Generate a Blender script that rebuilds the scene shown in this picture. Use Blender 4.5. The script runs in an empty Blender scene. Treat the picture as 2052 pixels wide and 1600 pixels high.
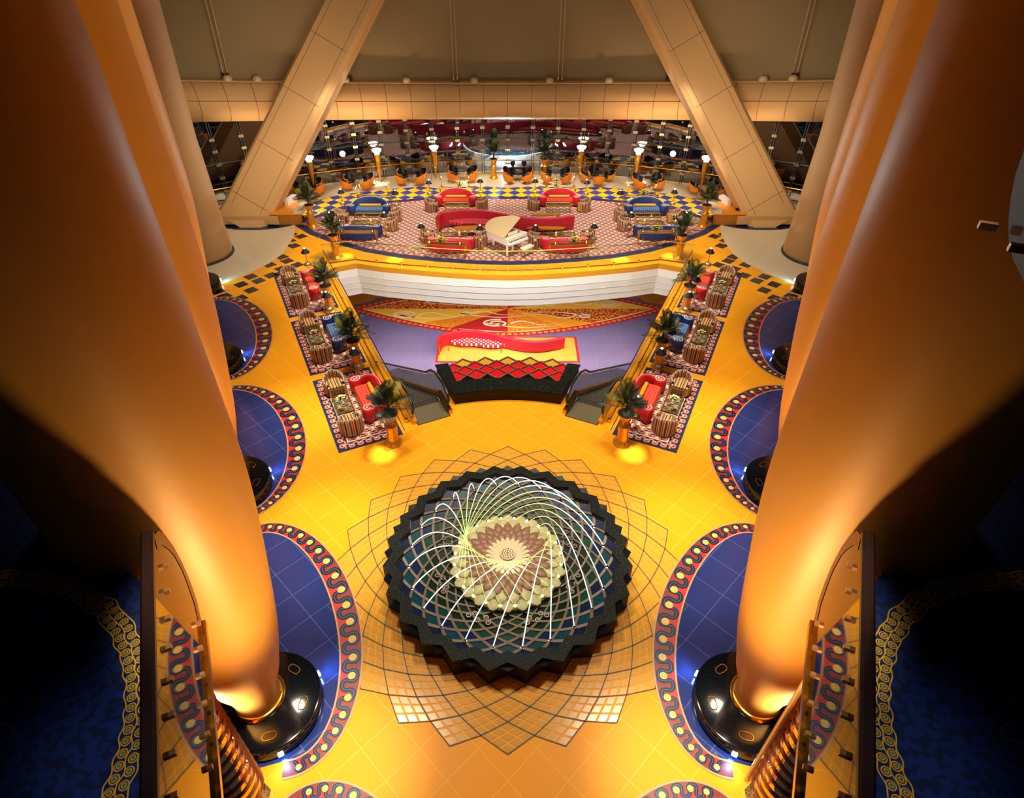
import bpy, math, random
from math import sin, cos, pi, radians as R, atan2, hypot
from mathutils import Vector, Matrix
from mathutils.geometry import tessellate_polygon
random.seed(7)
sc = bpy.context.scene
COL = sc.collection

# ------------------------------------------------------------------ camera, world, exposure
cam = bpy.data.cameras.new('camera'); camo = bpy.data.objects.new('camera', cam); COL.objects.link(camo)
camo.location = (0, 0, 14.5); camo.rotation_euler = (R(90 - 38.245), 0, 0)
cam.sensor_width = 36; cam.lens = 1225 / 2052 * 36; cam.shift_x = 0.0042
cam.clip_start = .1; cam.clip_end = 400
sc.camera = camo
sc.view_settings.view_transform = 'Standard'; sc.view_settings.look = 'None'
sc.view_settings.gamma = 1; sc.view_settings.use_curve_mapping = False
sc.view_settings.exposure = 0.0
w = bpy.data.worlds.new('night'); sc.world = w; w.use_nodes = True
w.node_tree.nodes['Background'].inputs[0].default_value = (.035, .05, .10, 1)
w.node_tree.nodes['Background'].inputs[1].default_value = .12

def lamp(kind, name, loc, power, col=(1, .8, .55), target=None, **k):
    l = bpy.data.lights.new(name, kind); l.energy = power; l.color = col
    for a, b in k.items(): setattr(l, a, b)
    o = bpy.data.objects.new(name, l); COL.objects.link(o); o.location = loc
    if target is not None:
        o.rotation_euler = (Vector(target) - Vector(loc)).to_track_quat('-Z', 'Y').to_euler()
    return o
WARM = (1, .86, .64); HOT = (1, .93, .78); WHITE = (1, .97, .92)
# atrium fill: unseen wide soft-edged spots added high above the lobby
for s in (-1, 1):
    lamp('SPOT', 'atrium_fill', (s * 6.5, 16.5, 26), 11500, WARM, (s * 1.0, 11.4, 0), spot_size=R(45), spot_blend=.5, shadow_soft_size=1.4)
lamp('SPOT', 'atrium_fill', (0, 21.5, 27), 19000, WARM, (0, 20.5, 0), spot_size=R(50), spot_blend=.5, shadow_soft_size=1.2)
lamp('SPOT', 'atrium_fill', (0, 30.0, 27), 20000, HOT, (0, 31.5, 0), spot_size=R(52), spot_blend=.3, shadow_soft_size=1.0)
for s in (-1, 1):
    lamp('SPOT', 'atrium_fill', (s * 9, 30.0, 25), 9000, HOT, (s * 10, 33, 0), spot_size=R(40), spot_blend=.5, shadow_soft_size=.8)
    lamp('SPOT', 'atrium_fill', (s * 7, 21.0, 25), 8000, WARM, (s * 9, 23, 0), spot_size=R(40), spot_blend=.6, shadow_soft_size=.8)
# floor spots
for s in (-1, 1):
    for (x, y, p, a, dy) in ((5.3, 11.4, 26000, 15, 1.5), (7.6, 17.6, 17000, 12, 1.5), (4.2, 5.4, 36000, 13, -1.2)):
        lamp('SPOT', 'floor_spot', (s * x * (.5 if dy > 0 else .25), y + dy, 25), p, (1, .95, .74), (s * x, y, 0), spot_size=R(a), spot_blend=1, shadow_soft_size=.25)
    for (x, y) in ((4.28, 15.35), (8.9, 30.9), (6.1, 30.45)):
        lamp('SPOT', 'pin_spot', (s * x * .45, y - 5, 22), 60000, (.92, .97, 1), (s * x, y, 0), spot_size=R(3), spot_blend=1, shadow_soft_size=.1)
    for (x, y) in ((3.0, 43.0), (17.6, 38.3), (12.7, 37.6), (9.0, 42.6)):
        lamp('SPOT', 'terrace_spot', (s * x * (.76 if y < 38 else 1), y - (3 if y < 38 else .6), 8 if y < 38 else 4.2), 1500 if y > 38 else 2200, WHITE, (s * x, y, 0), spot_size=R(24), spot_blend=.9, shadow_soft_size=.1)
    # column fill: unseen spots added to warm the gold shafts, then the base uplight
    lamp('SPOT', 'column_fill', (s * 1.2, 3.0, 2.0), 3000, (1, .68, .32), (s * 5.8, 6.9, 7.0), spot_size=R(60), spot_blend=1, shadow_soft_size=.5)
    lamp('SPOT', 'column_fill', (s * 3.6, 13.6, .4), 1150, (1, .66, .30), (s * 9.0, 13.8, 7), spot_size=R(70), spot_blend=1, shadow_soft_size=.4)
    lamp('SPOT', 'column_fill', (s * 8.0, 20.0, .4), 1150, (1, .66, .30), (s * 12.4, 20.8, 7), spot_size=R(70), spot_blend=1, shadow_soft_size=.4)
    lamp('SPOT', 'column_uplight', (s * 6.6, 4.9, 1.2), 1300, (1, .97, .92), (s * 5.95, 6.3, 1.7), spot_size=R(70), spot_blend=.8, shadow_soft_size=.15)
    # cool glow deep in the wings
    lamp('SPOT', 'wing_light', (s * 9.2, 4.2, 9.6), 60, (.25, .75, .6), (s * 7.2, 6.8, 9.6), spot_size=R(50), spot_blend=1, shadow_soft_size=.4)
    lamp('SPOT', 'carpet_light', (s * 2.6, 1.9, 12.2), 330, (.85, .9, 1), (s * 4.15, 2.9, 7.1), spot_size=R(30), spot_blend=1, shadow_soft_size=.3)
    # unseen lamps added to light the beams, tube and membrane
    lamp('SPOT', 'beam_fill', (s * 6.5, 24, 9), 6000, (1, .85, .62), (s * 12.5, 37.5, 5), spot_size=R(62), spot_blend=1, shadow_soft_size=2.5)
for x in (-15, -9, -3, 3, 9, 15):
    lamp('SPOT', 'tube_uplight', (x, 39.3 - abs(x) * .1, .5), 1900 if abs(x) < 10 else 1200, (1, .74, .42), (x * 1.05, 43.4 - abs(x) * .12, 5.2), spot_size=R(85), spot_blend=1, shadow_soft_size=.2)
lamp('AREA', 'membrane_light', (0, 30, 22), 900, (1, .82, .58), (0, 46, 13), shape='RECTANGLE', size=24, size_y=2)
# area light facing the fascia of the well, lower level lights
lamp('AREA', 'fascia_light', (0, 24.5, 2.5), 640, WHITE, (0, 29.5, -1), shape='RECTANGLE', size=15, size_y=.6)
lamp('AREA', 'lower_light', (0, 31, -2.4), 640, HOT, (0, 33, -6.7), shape='RECTANGLE', size=16, size_y=2)
for s in (-1, 1):
    lamp('SPOT', 'lower_spot', (s * 3.4, 24, -1.5), 5200, (1, .6, .22), (s * 5.4, 29.3, -6.7), spot_size=R(50), spot_blend=.9, shadow_soft_size=.2)  # orange spots added in place of gold reflections on the lower floor
    lamp('SPOT', 'lower_spot', (s * 1.4, 27, -1.5), 1500, HOT, (s * 1.2, 31.5, -6.7), spot_size=R(50), spot_blend=.9, shadow_soft_size=.2)
# terrace fill spots added unseen to brighten the marble, then the pool outside
for x in (-9.5, -4, 0, 4, 9.5):
    lamp('SPOT', 'terrace_fill', (x, 36.3 - abs(x) * .12, 11), 3300, HOT, (x, 41.6 - abs(x) * .12, 0), spot_size=R(36), spot_blend=.8, shadow_soft_size=.25)
lamp('POINT', 'pool_light', (0, 47.6, 1.0), 9000, (.9, .97, 1), shadow_soft_size=.2)
lamp('POINT', 'flower_light', (0, 10.76, 1.9), 22, (.95, 1, .7), shadow_soft_size=.3)

# ------------------------------------------------------------------ materials
def lin(h):
    h = h.lstrip('#'); v = [int(h[i:i + 2], 16) / 255 for i in (0, 2, 4)]
    return tuple((c / 12.92 if c <= .04045 else ((c + .055) / 1.055) ** 2.4) for c in v) + (1,)
_M = {}
def M(name, col=None, rough=.5, metal=0, emit=None, es=0, noise=0, nscale=20, coat=0):
    if name in _M: return _M[name]
    m = bpy.data.materials.new(name); m.use_nodes = True; nt = m.node_tree
    b = nt.nodes['Principled BSDF']
    c = lin(col)
    b.inputs['Base Color'].default_value = c
    b.inputs['Roughness'].default_value = rough; b.inputs['Metallic'].default_value = metal
    if coat: b.inputs['Coat Weight'].default_value = coat; b.inputs['Coat Roughness'].default_value = .08
    if emit: b.inputs['Emission Color'].default_value = lin(emit); b.inputs['Emission Strength'].default_value = es
    if noise:
        t = nt.nodes.new('ShaderNodeTexCoord'); n = nt.nodes.new('ShaderNodeTexNoise'); n.inputs['Scale'].default_value = nscale
        mx = nt.nodes.new('ShaderNodeMix'); mx.data_type = 'RGBA'
        mx.inputs[6].default_value = tuple(x * (1 - noise) for x in c[:3]) + (1,)
        mx.inputs[7].default_value = tuple(min(1, x * (1 + noise)) for x in c[:3]) + (1,)
        nt.links.new(t.outputs['Object'], n.inputs['Vector']); nt.links.new(n.outputs['Fac'], mx.inputs[0])
        nt.links.new(mx.outputs[2], b.inputs['Base Color'])
    _M[name] = m
    return m
class NG:
    """small helper for math node chains"""
    def __init__(s, name, rough=.5, metal=0, coords='Object'):
        s.m = bpy.data.materials.new(name); s.m.use_nodes = True; s.nt = s.m.node_tree; s.b = s.nt.nodes['Principled BSDF']
        s.b.inputs['Roughness'].default_value = rough; s.b.inputs['Metallic'].default_value = metal
        t = s.nt.nodes.new('ShaderNodeTexCoord'); x = s.nt.nodes.new('ShaderNodeSeparateXYZ'); s.vec = t.outputs[coords]
        s.nt.links.new(s.vec, x.inputs[0]); s.x, s.y, s.z = x.outputs[0], x.outputs[1], x.outputs[2]
    def f(s, op, a, b=None, c=None):
        n = s.nt.nodes.new('ShaderNodeMath'); n.operation = op
        for i, v in enumerate((a, b, c)):
            if v is None: continue
            if isinstance(v, (int, float)): n.inputs[i].default_value = v
            else: s.nt.links.new(v, n.inputs[i])
        return n.outputs[0]
    def mix(s, fac, a, b):
        n = s.nt.nodes.new('ShaderNodeMix'); n.data_type = 'RGBA'
        if isinstance(fac, (int, float)): n.inputs[0].default_value = fac
        else: s.nt.links.new(fac, n.inputs[0])
        for i, v in ((6, a), (7, b)):
            if isinstance(v, str): n.inputs[i].default_value = lin(v)
            else: s.nt.links.new(v, n.inputs[i])
        return n.outputs[2]
    def noise(s, scale, detail=2):
        n = s.nt.nodes.new('ShaderNodeTexNoise'); n.inputs['Scale'].default_value = scale; n.inputs['Detail'].default_value = detail
        s.nt.links.new(s.vec, n.inputs['Vector']); return n.outputs['Fac']
    def out(s, c): s.nt.links.new(c, s.b.inputs['Base Color']); return s.m

def tile_mat(name, col, line, size, ang, lw=.02, rough=.2, var=.06):
    g = NG(name, rough)
    a = R(ang)
    u = g.f('ADD', g.f('MULTIPLY', g.x, cos(a) / size), g.f('MULTIPLY', g.y, sin(a) / size))
    v = g.f('SUBTRACT', g.f('MULTIPLY', g.y, cos(a) / size), g.f('MULTIPLY', g.x, sin(a) / size))
    e = g.f('MINIMUM', g.f('PINGPONG', u, .5), g.f('PINGPONG', v, .5))
    l = g.f('LESS_THAN', e, lw)
    n = g.noise(.8, 3)
    c = g.mix(n, tuple_hex(col, 1 - var), tuple_hex(col, 1 + var))
    return g.out(g.mix(l, c, line))
def tuple_hex(h, k):
    h = h.lstrip('#'); return '#' + ''.join('%02x' % max(0, min(255, int(int(h[i:i + 2], 16) * k))) for i in (0, 2, 4))

def scale_mat(name, s, base='#e9d3c0', a='#1c2a5e', b='#c23a34', c='#e08a3c', rough=.85):
    """carpet field: rows of offset scallops in navy, red and orange on cream"""
    g = NG(name, rough)
    v = g.f('DIVIDE', g.y, s * .55); row = g.f('FLOOR', v)
    off = g.f('MULTIPLY', g.f('MODULO', g.f('ABSOLUTE', row), 2), .5)
    u = g.f('ADD', g.f('DIVIDE', g.x, s), off)
    fu = g.f('SUBTRACT', g.f('FRACT', u), .5); fv = g.f('SUBTRACT', g.f('FRACT', v), .5)
    d = g.f('SQRT', g.f('ADD', g.f('POWER', g.f('ABSOLUTE', fu), 2), g.f('MULTIPLY', g.f('POWER', g.f('ABSOLUTE', fv), 2), .42)))
    col = g.mix(g.f('LESS_THAN', d, .42), base, c)
    col = g.mix(g.f('LESS_THAN', d, .35), col, b)
    col = g.mix(g.f('MULTIPLY', g.f('LESS_THAN', d, .30), g.f('GREATER_THAN', fv, -.12)), col, base)
    col = g.mix(g.f('MULTIPLY', g.f('LESS_THAN', d, .24), g.f('GREATER_THAN', fv, .0)), col, a)
    col = g.mix(g.f('MULTIPLY', g.f('LESS_THAN', d, .33), g.f('MULTIPLY', g.f('LESS_THAN', fv, -.16), g.f('GREATER_THAN', fu, 0))), col, a)
    return g.out(col)
def checker_mat(name, a, b, size, ang, rough=.25):
    g = NG(name, rough); t = R(ang)
    u = g.f('ADD', g.f('MULTIPLY', g.x, cos(t) / size), g.f('MULTIPLY', g.y, sin(t) / size))
    v = g.f('SUBTRACT', g.f('MULTIPLY', g.y, cos(t) / size), g.f('MULTIPLY', g.x, sin(t) / size))
    k = g.f('MODULO', g.f('ABSOLUTE', g.f('ADD', g.f('FLOOR', u), g.f('FLOOR', v))), 2)
    return g.out(g.mix(g.f('GREATER_THAN', k, .5), a, b))
def grid_mat(name, col, line, size, lw, rough=.7, axes='xy'):
    g = NG(name, rough)
    e = None
    for ax in axes:
        p = g.f('PINGPONG', g.f('DIVIDE', getattr(g, ax), size), .5)
        e = p if e is None else g.f('MINIMUM', e, p)
    return g.out(g.mix(g.f('LESS_THAN', e, lw), col, line))
def speckle_mat(name, col, spk, scale, th, rough=.15, coat=0):
    g = NG(name, rough)
    n = g.noise(scale, 1)
    m = g.out(g.mix(g.f('GREATER_THAN', n, th), col, spk))
    return m
def glass_mat(name, tint=(.85, .95, .92), refl=.12, rough=.02):
    m = bpy.data.materials.new(name); m.use_nodes = True; nt = m.node_tree
    for n in list(nt.nodes):
        if n.type != 'OUTPUT_MATERIAL': nt.nodes.remove(n)
    o = [n for n in nt.nodes if n.type == 'OUTPUT_MATERIAL'][0]
    tr = nt.nodes.new('ShaderNodeBsdfTransparent'); tr.inputs[0].default_value = tint + (1,)
    gl = nt.nodes.new('ShaderNodeBsdfGlossy'); gl.inputs['Roughness'].default_value = rough; gl.inputs['Color'].default_value = (1, 1, 1, 1)
    mx = nt.nodes.new('ShaderNodeMixShader')
    lw = nt.nodes.new('ShaderNodeLayerWeight'); lw.inputs['Blend'].default_value = .5
    pw = nt.nodes.new('ShaderNodeMath'); pw.operation = 'POWER'; pw.inputs[1].default_value = 4; nt.links.new(lw.outputs['Facing'], pw.inputs[0])
    mr = nt.nodes.new('ShaderNodeMapRange'); mr.inputs['To Min'].default_value = refl; mr.inputs['To Max'].default_value = 1
    nt.links.new(pw.outputs[0], mr.inputs['Value'])
    nt.links.new(mr.outputs[0], mx.inputs[0]); nt.links.new(tr.outputs[0], mx.inputs[1]); nt.links.new(gl.outputs[0], mx.inputs[2])
    nt.links.new(mx.outputs[0], o.inputs['Surface']); return m

gold = M('brass', '#d9a03a', .22, 1)
goldpaint = M('gilded_paint', '#e8a02c', .32, .55)
dbronze = M('dark_bronze', '#6b4a2a', .3, .9)
chrome = M('chrome', '#c8c8c8', .12, 1)
black = M('black_fabric', '#0d0c10', .7)
shadem = M('black_lamp_shade', '#120c12', .55)
white = M('white_lacquer', '#f3ead8', .25)
navy = M('navy_border', '#1d2a5c', .6)
redf = M('red_fabric', '#cf1626', .5, noise=.12, nscale=60)
redd = M('crimson_fabric', '#c0142c', .62, noise=.06, nscale=60)
bluef = M('blue_fabric', '#1e2f6c', .5, noise=.12, nscale=60)
cream = M('cream_scroll', '#f0c9b4', .7)
yelin = M('yellow_inlay', '#f4cf62', .35)
pinkline = M('salmon_scroll', '#e58a6e', .7)
whitep = M('white_piping', '#f2ece4', .5)
orange = M('orange_leather', '#ee8a12', .45)
bulb = M('lit_bulb', '#fff0d0', .4, emit='#ffe2b0', es=6)
bowlglow = M('glowing_glass_bowl', '#ffffff', .4, emit='#fff2e2', es=5)
blueglow = M('blue_spot_lens', '#ffffff', .4, emit='#9fd8ff', es=45)
leafm = M('palm_green', '#16260f', .5, noise=.4, nscale=8)
leafl = M('palm_light_green', '#6d7a22', .5, noise=.3, nscale=8)
soil = M('soil', '#33160f', .9)
trunkm = M('palm_stem', '#33311a', .8)
granite = speckle_mat('dark_granite', '#090d0b', '#2c3430', 26, .62, .5)
granite_b = speckle_mat('brown_granite_side', '#281a16', '#3a2a24', 26, .55, .5)
graniteD = speckle_mat('dark_polished_granite', '#0c0e12', '#1b2230', 60, .66, .1)
yfloor = tile_mat('yellow_floor_tiles', '#f9a41e', '#ffc250', .92, 45, .007, .34, .03); yfloor.node_tree.nodes['Principled BSDF'].inputs['Specular IOR Level'].default_value = .13
nfloor = tile_mat('navy_floor_tiles', '#2a3674', '#5663a4', .92, 45, .009, .14, .1)
creamfl = M('cream_marble_floor', '#dcc6a2', .2, noise=.04, nscale=1.5)
lilac = tile_mat('lilac_lower_tiles', '#736ea6', '#8580b4', .9, 0, .008, .2, .06)
lowfl = tile_mat('amber_lower_tiles', '#c98f3a', '#d8a850', .9, 0, .012, .18, .08)
carpetfield = scale_mat('scalloped_carpet', .42)
rugfield = scale_mat('scalloped_rug', .40)
checkBY = checker_mat('blue_yellow_checker', '#ffcc14', '#35409c', .64, 45)
redseat = grid_mat('red_checked_seat', '#cf1a26', '#ee7c3a', .11, .07)
blueseat = grid_mat('blue_checked_seat', '#2f5590', '#8fb0d8', .11, .07)
colgold = M('column_gold_paint', '#da9538', .48, .08, noise=.03, nscale=3)
creamwall = M('cream_panel', '#c99a62', .62)
seam = M('panel_joint', '#6e4c2c', .7)
sail = M('membrane_fabric', '#8a7350', .85, noise=.05, nscale=.4)
rodm = M('cream_cable', '#b59468', .5)
gm_rail = glass_mat('clear_balustrade_glass', (.93, .98, .93), .03)
gm_esc = glass_mat('smoked_escalator_glass', (.22, .26, .26), .14)
gm_wall = glass_mat('dark_facade_glass', (.48, .58, .60), .24, .01)
gm_brz = M('bronze_mirror_glass', '#4a3424', .03, 1)
for m_ in (granite, granite_b): m_.node_tree.nodes['Principled BSDF'].inputs['Specular IOR Level'].default_value = .15
gm_top = glass_mat('tinted_table_glass', (.82, .90, .84), .08, .1)

# ------------------------------------------------------------------ mesh builder
class MB:
    def __init__(s): s.v = []; s.f = []; s.mi = []; s.T = Matrix()
    def add(s, vs, fs, mi=0):
        o = len(s.v); s.v += [tuple(s.T @ Vector(p)) for p in vs]
        s.f += [tuple(o + i for i in f) for f in fs]
        s.mi += (mi if isinstance(mi, list) else [mi] * len(fs)); return s
    def box(s, c, d, mi=0, rz=0, bev=0):
        x, y, z = (q / 2 for q in d); b = min(bev, x * .9, y * .9, z * .9)
        ca, sa = cos(rz), sin(rz)
        def W(p): return (c[0] + p[0] * ca - p[1] * sa, c[1] + p[0] * sa + p[1] * ca, c[2] + p[2])
        if b <= 0:
            vs = [W((i, j, k)) for k in (-z, z) for i, j in ((-x, -y), (x, -y), (x, y), (-x, y))]
            return s.add(vs, [(3, 2, 1, 0), (4, 5, 6, 7), (0, 1, 5, 4), (1, 2, 6, 5), (2, 3, 7, 6), (3, 0, 4, 7)], mi)
        def ring(ix, iy, zz):
            return [W(p) for p in ((-ix + b, -iy, zz), (ix - b, -iy, zz), (ix, -iy + b, zz), (ix, iy - b, zz), (ix - b, iy, zz), (-ix + b, iy, zz), (-ix, iy - b, zz), (-ix, -iy + b, zz))]
        rs = [ring(x - b, y - b, -z), ring(x, y, -z + b), ring(x, y, z - b), ring(x - b, y - b, z)]
        if x - b <= b or y - b <= b:
            rs = [ring(x, y, -z), ring(x, y, z)]
        return s.loft(rs, mi)
    def loft(s, rings, mi=0, caps=True, closed=True):
        n = len(rings[0]); vs = [p for r in rings for p in r]; fs = []
        for k in range(len(rings) - 1):
            for i in range(n if closed else n - 1):
                j = (i + 1) % n; fs.append((k * n + i, k * n + j, (k + 1) * n + j, (k + 1) * n + i))
        if caps and closed: fs += [tuple(range(n - 1, -1, -1)), tuple((len(rings) - 1) * n + i for i in range(n))]
        return s.add(vs, fs, mi)
    def lathe(s, prof, c=(0, 0, 0), n=24, mi=0, caps=True, sx=1, sy=1):
        return s.loft([[(c[0] + r * cos(2 * pi * i / n) * sx, c[1] + r * sin(2 * pi * i / n) * sy, c[2] + z) for i in range(n)] for r, z in prof], mi, caps)
    def tube(s, pts, r, n=8, mi=0, close=False):
        P = [Vector(p) for p in pts]; rings = []; m = len(P)
        rr = r if isinstance(r, (list, tuple)) else [r] * m
        prev = None
        for i, p in enumerate(P):
            if close: t = P[(i + 1) % m] - P[i - 1]
            else: t = P[min(i + 1, m - 1)] - P[max(i - 1, 0)]
            if t.length < 1e-9: t = Vector((0, 0, 1))
            t.normalize()
            if prev is None:
                a = Vector((0, 0, 1)) if abs(t.z) < .9 else Vector((1, 0, 0)); u = t.cross(a).normalized()
            else:
                u = (prev - t * prev.dot(t)); u = u.normalized() if u.length > 1e-6 else t.orthogonal().normalized()
            prev = u; v = t.cross(u)
            rings.append([tuple(p + u * (rr[i] * cos(2 * pi * k / n)) + v * (rr[i] * sin(2 * pi * k / n))) for k in range(n)])
        if close: rings.append(rings[0])
        return s.loft(rings, mi, caps=not close)
    def prism(s, poly, z0, z1, mi=0, side=None, holes=()):
        loops = [list(poly)] + [list(h) for h in holes]
        flat = [p for l in loops for p in l]
        tris = tessellate_polygon([[Vector((p[0], p[1], 0)) for p in l] for l in loops])
        N = len(flat); vs = [(p[0], p[1], z1) for p in flat] + [(p[0], p[1], z0) for p in flat]
        fs = []
        for t in tris:
            a, b, c = (Vector(flat[i][:2]) for i in t)
            if (b - a).x * (c - a).y - (b - a).y * (c - a).x < 0: t = t[::-1]
            fs.append(tuple(t)); fs.append(tuple(N + i for i in t[::-1]))
        mm = [mi] * len(fs); o = 0
        for l in loops:
            n = len(l)
            for i in range(n):
                j = (i + 1) % n; fs.append((o + i, N + o + i, N + o + j, o + j)); mm.append(mi if side is None else side)
            o += n
        return s.add(vs, fs, mm)
    def strip(s, pts, wd, z, mi=0, th=.004):
        """flat ribbon along 2-D points, wd a width or list of widths"""
        n = len(pts); ws = wd if isinstance(wd, (list, tuple)) else [wd] * n; L = []; Rr = []
        for i, p in enumerate(pts):
            a = pts[max(i - 1, 0)]; b = pts[min(i + 1, n - 1)]; dx, dy = b[0] - a[0], b[1] - a[1]; q = hypot(dx, dy) or 1
            nx, ny = -dy / q, dx / q
            L.append((p[0] + nx * ws[i] / 2, p[1] + ny * ws[i] / 2, z)); Rr.append((p[0] - nx * ws[i] / 2, p[1] - ny * ws[i] / 2, z))
        return s.add(L + Rr, [(n + i, n + i + 1, i + 1, i) for i in range(n - 1)], mi)
    def disc(s, c, r, z, mi=0, n=14):
        return s.add([(c[0] + r * cos(2 * pi * i / n), c[1] + r * sin(2 * pi * i / n), z) for i in range(n)], [tuple(range(n))], mi)
    def spiral(s, c, r, z, mi=0, turns=2.2, wd=.02, start=0, dirn=1, n=30, k0=.1):
        pts = [(c[0] + r * (k0 + (1 - k0) * t / n) * cos(start + dirn * 2 * pi * turns * t / n), c[1] + r * (k0 + (1 - k0) * t / n) * sin(start + dirn * 2 * pi * turns * t / n)) for t in range(n + 1)]
        return s.strip(pts, wd, z, mi)
    def build(s, name, mats, parent=None, smooth=False, **props):
        me = bpy.data.meshes.new(name); me.from_pydata(s.v, [], s.f)
        for m in (mats if isinstance(mats, (list, tuple)) else [mats]): me.materials.append(m)
        me.polygons.foreach_set('material_index', s.mi)
        if smooth:
            me.polygons.foreach_set('use_smooth', [True] * len(me.polygons))
            try: me.set_sharp_from_angle(angle=R(40))
            except Exception: pass
        me.update()
        o = bpy.data.objects.new(name, me); COL.objects.link(o)
        if parent: o.parent = parent
        for k, v in props.items(): o[k] = v
        return o
def thing(name, label=None, cat=None, loc=(0, 0, 0), rz=0, group=None):
    o = bpy.data.objects.new(name, None); COL.objects.link(o); o.location = loc; o.rotation_euler = (0, 0, rz); o.empty_display_size = .1
    if label: o['label'] = label
    if cat: o['category'] = cat
    if group: o['group'] = group
    return o
def copy_tree(o, parent=None):
    c = o.copy(); COL.objects.link(c)
    if parent: c.parent = parent
    for ch in list(o.children): copy_tree(ch, c)
    return c
_used = set()
def put(proto, loc, rz, label, cat, group, scale=None):
    if proto.name in _used: o = copy_tree(proto)
    else: o = proto; _used.add(proto.name)
    o.location = loc; o.rotation_euler = (0, 0, rz); o['label'] = label; o['category'] = cat
    if group: o['group'] = group
    if scale: o.scale = scale
    return o
def struct(o): o['kind'] = 'structure'; return o
SIDE = {-1: 'left', 1: 'right'}

# the two wings run 25 degrees off the axis; local frame of a wing: a metres along, b metres towards the middle
def wing(s, a, b, o=(-5.81, 15.37)):
    x = o[0] - .4255 * a + .905 * b; y = o[1] + .905 * a + .4255 * b
    return (x if s < 0 else -x, y)
def wing_rz(s): return R(25.2) if s < 0 else R(-25.2)

# ================================================================== SETTING
FC = (0.0, 10.72)            # fountain centre
fas = [(-9.40, 29.52), (-8.09, 30.1), (-6.6, 29.65), (-4.55, 29.25), (-3.06, 28.98), (-1.5, 28.78), (0, 28.7)]
fas = fas + [(-x, y) for x, y in fas[-2::-1]]
def arcpts(c, r, a0, a1, n): return [(c[0] + r * sin(R(a0 + (a1 - a0) * i / n)), c[1] + r * cos(R(a0 + (a1 - a0) * i / n))) for i in range(n + 1)]
wl = [wing(-1, 1.2, 2.82), wing(-1, 14.0, 2.82)]
near = [wing(-1, 1.2, 4.5)] + [(-2.62, 19.6)] + arcpts(FC, 8.5, -14, 14, 8) + [(2.62, 19.6), wing(1, 1.2, 4.5)]
hole = [wl[0], wl[1]] + fas + [wing(1, 14.0, 2.82), wing(1, 1.2, 2.82)] + near[::-1]
GR, GC = 31.9, (0, 13.0)     # facade arc
def garc(a): return (GC[0] + GR * sin(a), GC[1] + GR * cos(a))
outer = [(-24, 1.2), (24, 1.2), (24, 38)] + [garc(R(a)) for a in range(40, -41, -4)] + [(-24, 38)]
# fountain opening is inside the kerb: floor stays solid under it
struct(MB().prism(outer, -.3, 0, 0, 1, holes=[hole]).build('floor', [yfloor, M('floor_edge', '#e0971a', .4)]))

# cream marble areas: terrace along the glass and the two side islands
cc = [(-13.16, 37.75), (-13.19, 36.93), (-12.72, 35.2), (-12.42, 33.88), (-12.33, 32.84), (-12.36, 31.2), (-12.71, 30.09), (-13.41, 28.99), (-13.93, 28.26), (-14.64, 27.46), (-16.5, 25.9), (-23.5, 21)]
top = [(-13.0, 38.6), (-12.58, 39.22), (-11.19, 40.32), (-9.32, 40.97), (-7.38, 41.55), (-6.07, 41.9), (-4.67, 41.55), (-3.6, 41.8), (-2.6, 42.1), (-1.3, 41.9), (0, 41.65)]
topf = top + [(-x, y) for x, y in top[-2::-1]]
ccf = cc[::-1] + topf + [(-x, y) for x, y in cc]
mb = MB(); mb.prism(ccf + [(23.5, 37.5)] + [garc(R(a)) for a in range(39, -40, -3)] + [(-23.5, 37.5)], .001, .006)
struct(mb.build('floor_cream_marble', [creamfl]))
# carpet outline
lo = [(-12.9, 35.35), (-11.54, 33.88), (-10.14, 32.84), (-7.91, 31.52), (-5.88, 30.76), (-3.67, 30.27), (-1.52, 29.97), (0, 29.9)]
up = [(-12.6, 36.0), (-11.7, 36.93), (-10.09, 38.18), (-8.33, 39.05), (-7.07, 39.35), (-5.81, 39.67), (-3.21, 39.95), (0, 39.95)]
def mirror(l): return l + [(-x, y) for x, y in l[-2::-1]]
lof, upf = mirror(lo), mirror(up)
# blue and yellow checker between carpet and terrace
chk = [(-12.9, 35.35)] + [(-12.45, 34.0), (-12.6, 35.2), (-13.1, 36.93)] + topf + [(13.1, 36.93), (12.6, 35.2), (12.45, 34.0), (12.9, 35.35)]
chk = [(-12.62, 35.35), (-13.1, 36.93)] + topf + [(13.1, 36.93), (12.62, 35.35)] + upf[::-1]
struct(MB().prism(chk, .001, .009).build('floor_checker', [checkBY]))
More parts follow.
